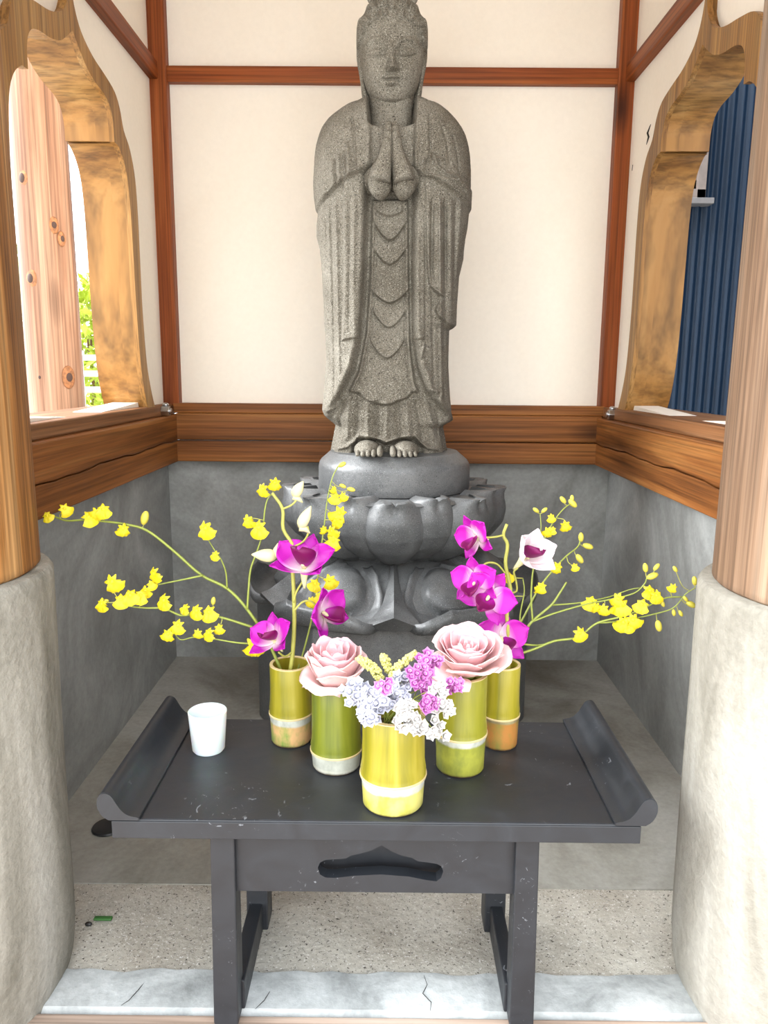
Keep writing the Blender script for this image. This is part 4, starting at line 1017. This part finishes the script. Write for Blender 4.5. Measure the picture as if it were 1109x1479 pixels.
# -- pink roses
def rose(label, key, px, py, wpx, hpx, yaw, pitch, loose, seed):
    cx, cy, top, r = VASES[key]
    p = at(px, py, cy-0.004); s = mpp(p)
    Rr = wpx/2*s; H_ = hpx*s
    root = thing('pink_rose', label, 'rose', (cx, cy, top-0.03), 'pink roses')
    rot = Matrix.Rotation(R(yaw), 4, 'Z') @ Matrix.Rotation(R(pitch), 4, 'X')
    base = Vector((p.x, p.y, p.z-H_*0.48))
    MB().tube([Vector((cx, cy, top-0.03)), base+Vector((0, 0, 0.004))], 0.0028, 8).build('stem', 'stem_green', root, smooth=True)
    MB().ball(base+Vector((0, 0, 0.006)), (Rr*0.32, Rr*0.32, 0.010), 12, 8).build('hip', 'stem_green', root, smooth=True)
    rnd = random.Random(seed); k = 0
    fr_ = Matrix.Translation(base-root.location) @ rot
    ok = 0.55 if loose > 0.5 else 1.0
    for ring_, (n_, rr, hh, open_, wd, off_) in enumerate(((3, 0.14, 0.80, 0.00, 70, 0), (4, 0.28, 0.88, 0.04, 62, 20), (5, 0.45, 0.93, 0.10, 56, 0), (5, 0.64, 0.93, 0.18, 56, 30), (6, 0.80, 0.86, 0.26, 48, 10), (6, 0.90, 0.74+0.08*loose, 0.38+0.15*loose, 46, 40))):
        for i in range(n_):
            a0 = R(off_+360*i/n_+rnd.uniform(-12, 12)); hj = hh*rnd.uniform(0.94, 1.04); rj = rr*rnd.uniform(0.95, 1.05)
            vs, fs, col = [], [], []
            nu, nv = 8, 8; ph = rnd.uniform(0, 6)
            for j in range(nv+1):
                v = j/nv
                for q in range(nu+1):
                    u = -1+2*q/nu
                    wv = wd*(0.35+0.65*math.sin(math.pi*(0.12+0.55*v)))
                    an = a0+R(u*wv)
                    prof = math.sin(min(1, v*1.15)*math.pi/2)**0.75
                    rad_ = Rr*(rj*prof*(1-0.10*(1-v))+ok*open_*v**3.2*(1-0.25*u*u)+0.02*u*math.sin(ph))
                    edge = 0.035*math.sin(u*5+ph)*v*v
                    z = H_*(hj*v*(1-0.16*u*u*v*v)+edge-open_*0.55*max(0, v-0.8)*2.2*(1-u*u*0.5))
                    if loose and ring_ == 5: z -= H_*0.30*v*v*(1.3 if i in (2, 3) else 0.1)
                    vs.append((rad_*math.cos(an), rad_*math.sin(an), z))
                    t = v
                    c_in = (0.78, 0.46, 0.47); c_out = (0.82, 0.58, 0.57) if ring_ > 3 else (0.80, 0.47, 0.50)
                    b_ = (0.68, 0.52, 0.36)
                    w0 = max(0, 1-t*2.2)
                    col.append(tuple(w0*b_[m_]+(1-w0)*(c_in[m_]*(1-t)+c_out[m_]*t) for m_ in range(3)))
            n2 = nu+1
            fs = [(j*n2+q, j*n2+q+1, (j+1)*n2+q+1, (j+1)*n2+q) for j in range(nv) for q in range(nu)]
            o = link_mesh('petal', vs, fs, 'petal', root, smooth=True, fix=False, col=col, local=True)
            o.matrix_basis = fr_
            sd = o.modifiers.new('thick', 'SOLIDIFY'); sd.thickness = 0.0006
rose('pink rose with loose drooping outer petals in the dark green vase', 'b', 482, 964, 84, 84, 12, 6, 1.0, 3)
rose('full round pale pink rose opened wide on the tall vase', 'd', 673, 944, 96, 74, 5, 14, 0.2, 5)

# -- statice bunch: papery florets on branching stems
def floret_mesh(c0, c1, seed):
    rnd = random.Random(seed); vs, fs, col = [(0, 0, -0.5)], [], [(0.55, 0.62, 0.40)]
    for ringi, (rr, z) in enumerate(((0.16, -0.1), (0.36, 0.18), (0.56, 0.30))):
        for k in range(10):
            a = 2*math.pi*k/10; q = rr*(1+(0.14 if k % 2 else -0.14)*(ringi > 1)+rnd.uniform(-.08, .08))
            vs.append((q*math.cos(a), q*math.sin(a), z+(0.10*(k % 2) if ringi > 1 else 0)+rnd.uniform(-.05, .05)))
            col.append(c0 if ringi < 2 else c1)
    for k in range(10):
        k2 = (k+1) % 10
        fs.append((0, 1+k2, 1+k))
        for r_ in range(2): fs.append((1+r_*10+k, 1+r_*10+k2, 11+r_*10+k2, 11+r_*10+k))
    b0 = len(vs)
    for k in range(5):
        a = 2*math.pi*k/5; vs.append((0.24*math.cos(a), 0.24*math.sin(a), 0.26)); col.append(tuple(min(1, c*1.1+0.06) for c in c1))
    vs.append((0, 0, 0.10)); col.append(c0)
    for k in range(5): fs.append((b0+k, b0+(k+1) % 5, b0+5))
    me = bpy.data.meshes.new('floret'); me.from_pydata(vs, [], fs)
    ca = me.color_attributes.new('Col', 'FLOAT_COLOR', 'POINT'); ca.data.foreach_set('color', np.array([(*c, 1) for c in col], dtype=np.float32).ravel())
    me.materials.append(M['papery']); me.update(); return me
FW = [floret_mesh((0.42, 0.42, 0.50), (0.60, 0.60, 0.68), k) for k in range(3)]
FP = [floret_mesh((0.48, 0.12, 0.42), (0.66, 0.28, 0.58), k+5) for k in range(3)]
FI = [floret_mesh((0.50, 0.47, 0.45), (0.66, 0.64, 0.62), k+9) for k in range(3)]
n_st = [0]
def statice(label, meshes, clusters, seed, name='statice_sprig'):
    cx, cy, top, r = VASES['c']
    root = thing(name, label, 'flower', (cx, cy, top-0.03), 'statice sprigs in the yellow vase')
    rnd = random.Random(seed)
    for (px, py, d, n_, spread) in clusters:
        c = at(px, py, d); s = mpp(c)
        n_st[0] += 1; ga = n_st[0]*2.4; gr_ = 0.62*r*math.sqrt((n_st[0]-0.5)/17)
        st = Vector((cx+gr_*math.cos(ga), cy+gr_*math.sin(ga), top-0.03))
        dirv = (c-Vector((cx, cy, top-0.02))).normalized()
        stem_end = c-dirv*0.006
        over = Vector((stem_end.x-cx, stem_end.y-cy, 0)); over = over.normalized()*min(over.length, 0.60*r)
        rim = Vector((cx+0.6*over.x+0.4*(st.x-cx), cy+0.6*over.y+0.4*(st.y-cy), top+0.007))
        MB().tube(spline([st, rim, (rim+stem_end)/2+Vector((0, 0, 0.006)), stem_end], 5), 0.0008, 6).build('stem', 'stem_green', root, smooth=True)
        for k in range(n_):
            a = k*2.4; q = spread*s*math.sqrt((k+0.3)/n_)
            pos = c+Vector((q*math.cos(a), rnd.uniform(-1, 0.6)*spread*s*0.6-0.004*(1-(k/n_)), q*math.sin(a)*0.85))
            nd = (dirv*0.6+Vector((math.cos(a)*0.4, -0.9, math.sin(a)*0.35+0.25))+Vector((rnd.uniform(-.4, .4), 0, rnd.uniform(-.4, .4)))).normalized()
            m4 = Matrix.Translation(pos-root.location) @ nd.to_track_quat('Z', 'Y').to_matrix().to_4x4() @ Matrix.Rotation(rnd.uniform(0, 6), 4, 'Z') @ Matrix.Scale(rnd.uniform(11, 15)*s, 4)
            put('floret', meshes[rnd.randrange(3)], root, m4)
yc = VASES['c'][1]
statice('sprig of lilac-white statice spilling to the side of the loose rose', FW, [(512, 1000, yc-0.02, 12, 20), (540, 1010, yc-0.035, 16, 22), (566, 1005, yc-0.03, 14, 20), (535, 1030, yc-0.045, 10, 16), (578, 982, yc, 9, 16)], 1)
statice('sprig of white statice hanging over the rim of the yellow vase', FI, [(583, 1040, yc-0.05, 9, 16), (605, 1049, yc-0.058, 8, 12), (630, 1052, yc-0.035, 8, 16), (584, 1022, yc-0.058, 9, 14), (641, 1022, yc-0.03, 7, 13), (633, 994, yc-0.045, 6, 11)], 2)
statice('sprig of pink statice beside the round open rose', FP, [(606, 975, yc-0.01, 12, 18), (620, 955, yc+0.01, 10, 16), (619, 1012, yc-0.03, 9, 13), (651, 990, yc+0.012, 9, 14), (556, 990, yc-0.062, 5, 10), (612, 990, yc-0.012, 6, 12)], 3)
# -- plumes of pale yellow solidago
def plume(label, pts, d, w):
    cx, cy, top, r = VASES['c']
    root = thing('yellow_plume', label, 'flower', (cx, cy, top-0.03), 'pale yellow plumes in the yellow vase')
    P3 = spline([Vector((cx+(pts[0][0]-558)*0.0009, cy+0.68*r, top-0.03)), Vector((cx+(pts[0][0]-558)*0.0009, cy+0.66*r, top+0.01))]+[at(x, y, d) for x, y in pts], 6)
    MB().tube(P3, 0.0012, 6).build('stem', 'stem_green', root, smooth=True)
    rnd = random.Random(int(pts[0][0])); m_ = MB(); s = mpp(P3[-1])
    tip = spline([at(x, y, d) for x, y in pts], 12)
    for i, q in enumerate(tip):
        t = i/(len(tip)-1); rr = w*s*(0.55+0.5*math.sin(math.pi*(0.25+0.65*t)))
        for k in range(9):
            v = Vector((rnd.gauss(0, 1), rnd.gauss(0, 1), rnd.gauss(0, 1))).normalized()*rr*rnd.uniform(0.7, 1.05)
            m_.ball(q+v, rnd.uniform(1.6, 2.5)*s, 5, 4)
    o = m_.build('blossom_cluster', 'goldenrod', root, smooth=True, fix=False); o['kind'] = 'stuff'
plume('pale yellow flower plume curving over the loose rose', [(548, 978), (540, 967), (528, 957), (518, 952)], yc+0.02, 6.5)
plume('short pale yellow flower plume standing between the roses', [(560, 966), (557, 956), (553, 948)], yc+0.03, 6)
plume('long pale yellow flower plume leaning toward the round open rose', [(566, 976), (573, 965), (586, 954), (600, 944)], yc+0.02, 6)

# ------------------------------------------------------------------ small litter on the floor
p = on_z(149, 1328, 0.0)
tag(MB().box(p.x-0.0145, p.x+0.0145, p.y-0.004, p.y+0.004, 0.0, 0.004).build('leaf_scrap', 'leaf_green', bevel=0.0015), 'cut scrap of dark green stem on the pale strip', 'stem scrap')
p = on_z(128, 1337, 0.0)
tag(MB().ball((p.x, p.y, 0.003), (0.006, 0.004, 0.0035), 8, 6).build('pebble', 'rubber', smooth=True), 'tiny black pebble beside the green scrap', 'pebble')
p = on_z(150, 1196, 0.0)
ringp = [(p.x+0.045*math.cos(a), p.y+0.04*math.sin(a), 0.0) for a in np.linspace(0, 6.283, 33)]
tag(MB().lathe([(0.001, -0.001), (0.027, -0.001), (0.030, 0.002), (0.028, 0.005), (0.024, 0.003), (0.001, 0.002)], p.x+0.008, p.y, 40).build('drain_cover', 'rubber', smooth=True, sharp=40), 'round black drain cover in the floor behind the table', 'drain cover')

# ------------------------------------------------------------------ outside
lp = MB(); n = 40; vs = []; zs = np.linspace(-0.15, 2.14, 30); LX, LY = -0.972, 2.25
for z in zs:
    for k in range(n):
        a = 2*math.pi*k/n
        rr = 0.078*(1-0.03*z)*(1+0.012*math.sin(3*a+z*2)+0.008*math.sin(8*a+z*5)) 
        rr = min(rr, 0.068/max(0.2, math.cos(a-R(-38)))) if math.cos(a-R(-38)) > 0.2 else rr
        vs.append((LX+rr*math.cos(a), LY+rr*math.sin(a), z))
lp.add(vs, [(i*n+k, i*n+(k+1) % n, (i+1)*n+(k+1) % n, (i+1)*n+k) for i in range(29) for k in range(n)]+[tuple(range(n))[::-1], tuple(range(29*n, 30*n))])
post = thing('log_post', 'rough knotty log post standing outside the left window', 'post', (LX, LY, -0.15))
lp.build('log', 'log', post, smooth=True, sharp=50)
plain('knot', (0.05, 0.025, 0.018), 0.8); plain('knot_rim', (0.26, 0.105, 0.038), 0.7, var=0.4, vscale=120)
def logpt(px, py):
    for k in range(60):
        d = LY-0.09+0.003*k; q = at(px, py, d)
        if math.hypot(q.x-LX, q.y-LY) <= 0.075: return q
    return at(px, py, LY-0.06)
for px, py, r1 in ((32, 257, 0.022), (90, 345, 0.014), (44, 402, 0.022), (100, 545, 0.022), (58, 545, 0.012), (78, 325, 0.016)):
    q = logpt(px, py); nrm = Vector((q.x-LX, q.y-LY, 0)).normalized()
    rot = nrm.to_track_quat('Z', 'Y').to_matrix()
    k0 = MB().ball(q-nrm*0.004, (r1*0.9, r1*1.5, 0.0062), 16, 8, rot).build('knot', 'knot_rim', post, smooth=True)
    MB().ball(q-nrm*0.0015, (r1*0.5, r1*0.7, 0.0062), 14, 8, rot).build('knot_core', 'knot', k0, smooth=True)
# dark blue corrugated building
bl = thing('blue_building', 'dark blue corrugated metal building behind the right window', 'building', (2.2, 3.6, -0.15))
BY = 3.2
m_ = MB(); pitch_ = 0.036; x0, x1 = 0.5, 4.6; N = int((x1-x0)/pitch_*8); vs = []
for i in range(N+1):
    x = x0+(x1-x0)*i/N
    y = BY-0.006*math.cos(2*math.pi*(x-x0)/pitch_)
    vs += [(x, y, -0.15), (x, y, 4.2)]
m_.add(vs, [(2*i, 2*i+2, 2*i+3, 2*i+1) for i in range(N)])
m_.build('corrugated_siding', 'blue_siding', bl, smooth=True, fix=False)
MB().box(x0, x1, BY+0.012, 7.0, -0.15, 4.15).build('wall_core', 'blue_siding', bl)
MB().box(2.5, x1, -1.0, BY+0.02, -0.15, 4.15).build('added_shade_wing', 'blue_siding', bl)  # unseen wing, added to block sky light from the right
MB().box(2.4, x1+0.15, -1.1, BY, 4.15, 4.3).build('roof', 'bronze_frame', bl)  # roof over the added, unseen shading wing
MB().box(x0-0.15, x1+0.15, BY-0.2, 7.2, 4.15, 4.3).build('roof', 'bronze_frame', bl)
wx1 = at(1012, 290, BY).x; wz0 = at(1000, 290, BY).z; wx0 = wx1-0.85; wz1 = wz0+0.95
wf_ = MB()
for a, b_, c, d in ((wx0, wx1, wz0, wz0+0.035), (wx0, wx1, wz1-0.035, wz1), (wx0, wx0+0.035, wz0, wz1), (wx1-0.035, wx1, wz0, wz1)): wf_.box(a, b_, BY-0.045, BY+0.01, c, d)
wo = wf_.build('window_frame', 'bronze_frame', bl, bevel=0.002)
sf = MB()
for a, b_, c, d in ((wx0+0.03, wx1-0.03, wz0+0.03, wz0+0.07), (wx0+0.03, wx1-0.03, wz1-0.06, wz1-0.03), (wx1-0.065, wx1-0.033, wz0+0.03, wz1-0.03), (wx0+0.033, wx0+0.06, wz0+0.03, wz1-0.03)): sf.box(a, b_, BY-0.03, BY-0.008, c, d)
sf.build('sash', 'bronze_frame', wo); MB().box(wx0+0.05, wx1-0.05, BY-0.02, BY-0.014, wz0+0.05, wz1-0.05).build('pane', 'glass_pane', wo)
MB().box(wx0-0.02, wx1+0.03, BY-0.06, BY+0.01, wz0-0.022, wz0).build('window_sill', 'aluminium_grey', wo, bevel=0.002)
# shrubs, low fence and far bits seen past the log post
def shrub(name, label, cat, c, rad, mat, n_, seed, ls=0.05):
    rnd = random.Random(seed); root = thing(name, label, cat, (c[0], c[1], -0.15), 'greenery outside the left window')
    m_ = MB()
    for k in range(n_):
        v = Vector((rnd.gauss(0, 1), rnd.gauss(0, 1), rnd.gauss(0, 1))).normalized()*rnd.uniform(0.45, 1.0)**0.6
        p = Vector(c)+Vector((v.x*rad[0], v.y*rad[1], v.z*rad[2]))
        a = Vector((rnd.gauss(0, 1), rnd.gauss(0, 1), rnd.gauss(0, 1))).normalized(); b_ = a.cross(Vector((rnd.gauss(0, 1), rnd.gauss(0, 1), rnd.gauss(0, 1)))).normalized()
        s = ls*rnd.uniform(0.6, 1.3)
        m_.add([p-a*s, p+b_*s*0.45, p+a*s, p-b_*s*0.45], [(0, 1, 2, 3)])
    o = m_.build('foliage', mat, root, fix=False); o['kind'] = 'stuff'
    st = MB()
    for k in range(4): st.tube([(c[0]+rnd.uniform(-.05, .05), c[1], -0.15), (c[0]+rnd.uniform(-.4, .4)*rad[0], c[1]+rnd.uniform(-.3, .3)*rad[1], c[2]+rnd.uniform(0, .4)*rad[2])], [0.02, 0.008], 6)
    st.build('branches', 'log', root)
p = at(137, 495, 6.0); shrub('yellow_shrub', 'yellow-green shrub right of the log post outside', 'shrub', (p.x, 6.0, p.z), (0.35, 0.4, 0.52), 'foliage_yellow', 1500, 1)
root = None
p = at(30, 430, 6.5); shrub('green_bush', 'green leafy bush seen between the pillar and the log post', 'shrub', (p.x-0.2, 6.5, p.z), (0.45, 0.4, 0.5), 'foliage', 1500, 2)
p0 = at(10, 505, 5.4); p1 = at(160, 560, 5.4)
fn = thing('white_fence', 'low white railing fence outside the left window', 'fence', ((p0.x+p1.x)/2, 5.4, -0.15))
for k in range(9):
    x = p0.x-0.6+k*0.22
    MB().box(x-0.02, x+0.02, 5.38, 5.42, -0.15, p0.z-0.03).build('post', 'white_paint', fn)
for z in (p0.z-0.05, p0.z-0.16, p0.z-0.27): MB().box(p0.x-0.7, p0.x+1.3, 5.39, 5.41, z-0.02, z+0.02).build('rail', 'white_paint', fn)
p = at(43, 578, 3.6); q0 = p.z
tb_ = thing('waste_bin', 'turquoise bin with lid beyond the pillar outside the left window', 'bin', (p.x-0.05, 3.6, -0.15))
MB().hexa([(p.x-0.11, 3.5, -0.15), (p.x-0.01, 3.5, -0.15), (p.x-0.01, 3.7, -0.15), (p.x-0.11, 3.7, -0.15)], [(p.x-0.13, 3.48, q0), (p.x+0.02, 3.48, q0), (p.x+0.02, 3.72, q0), (p.x-0.13, 3.72, q0)]).build('body', 'turquoise', tb_, bevel=0.01)
MB().box(p.x-0.14, p.x+0.03, 3.47, 3.73, q0, q0+0.03).build('lid', 'turquoise', tb_, bevel=0.008)
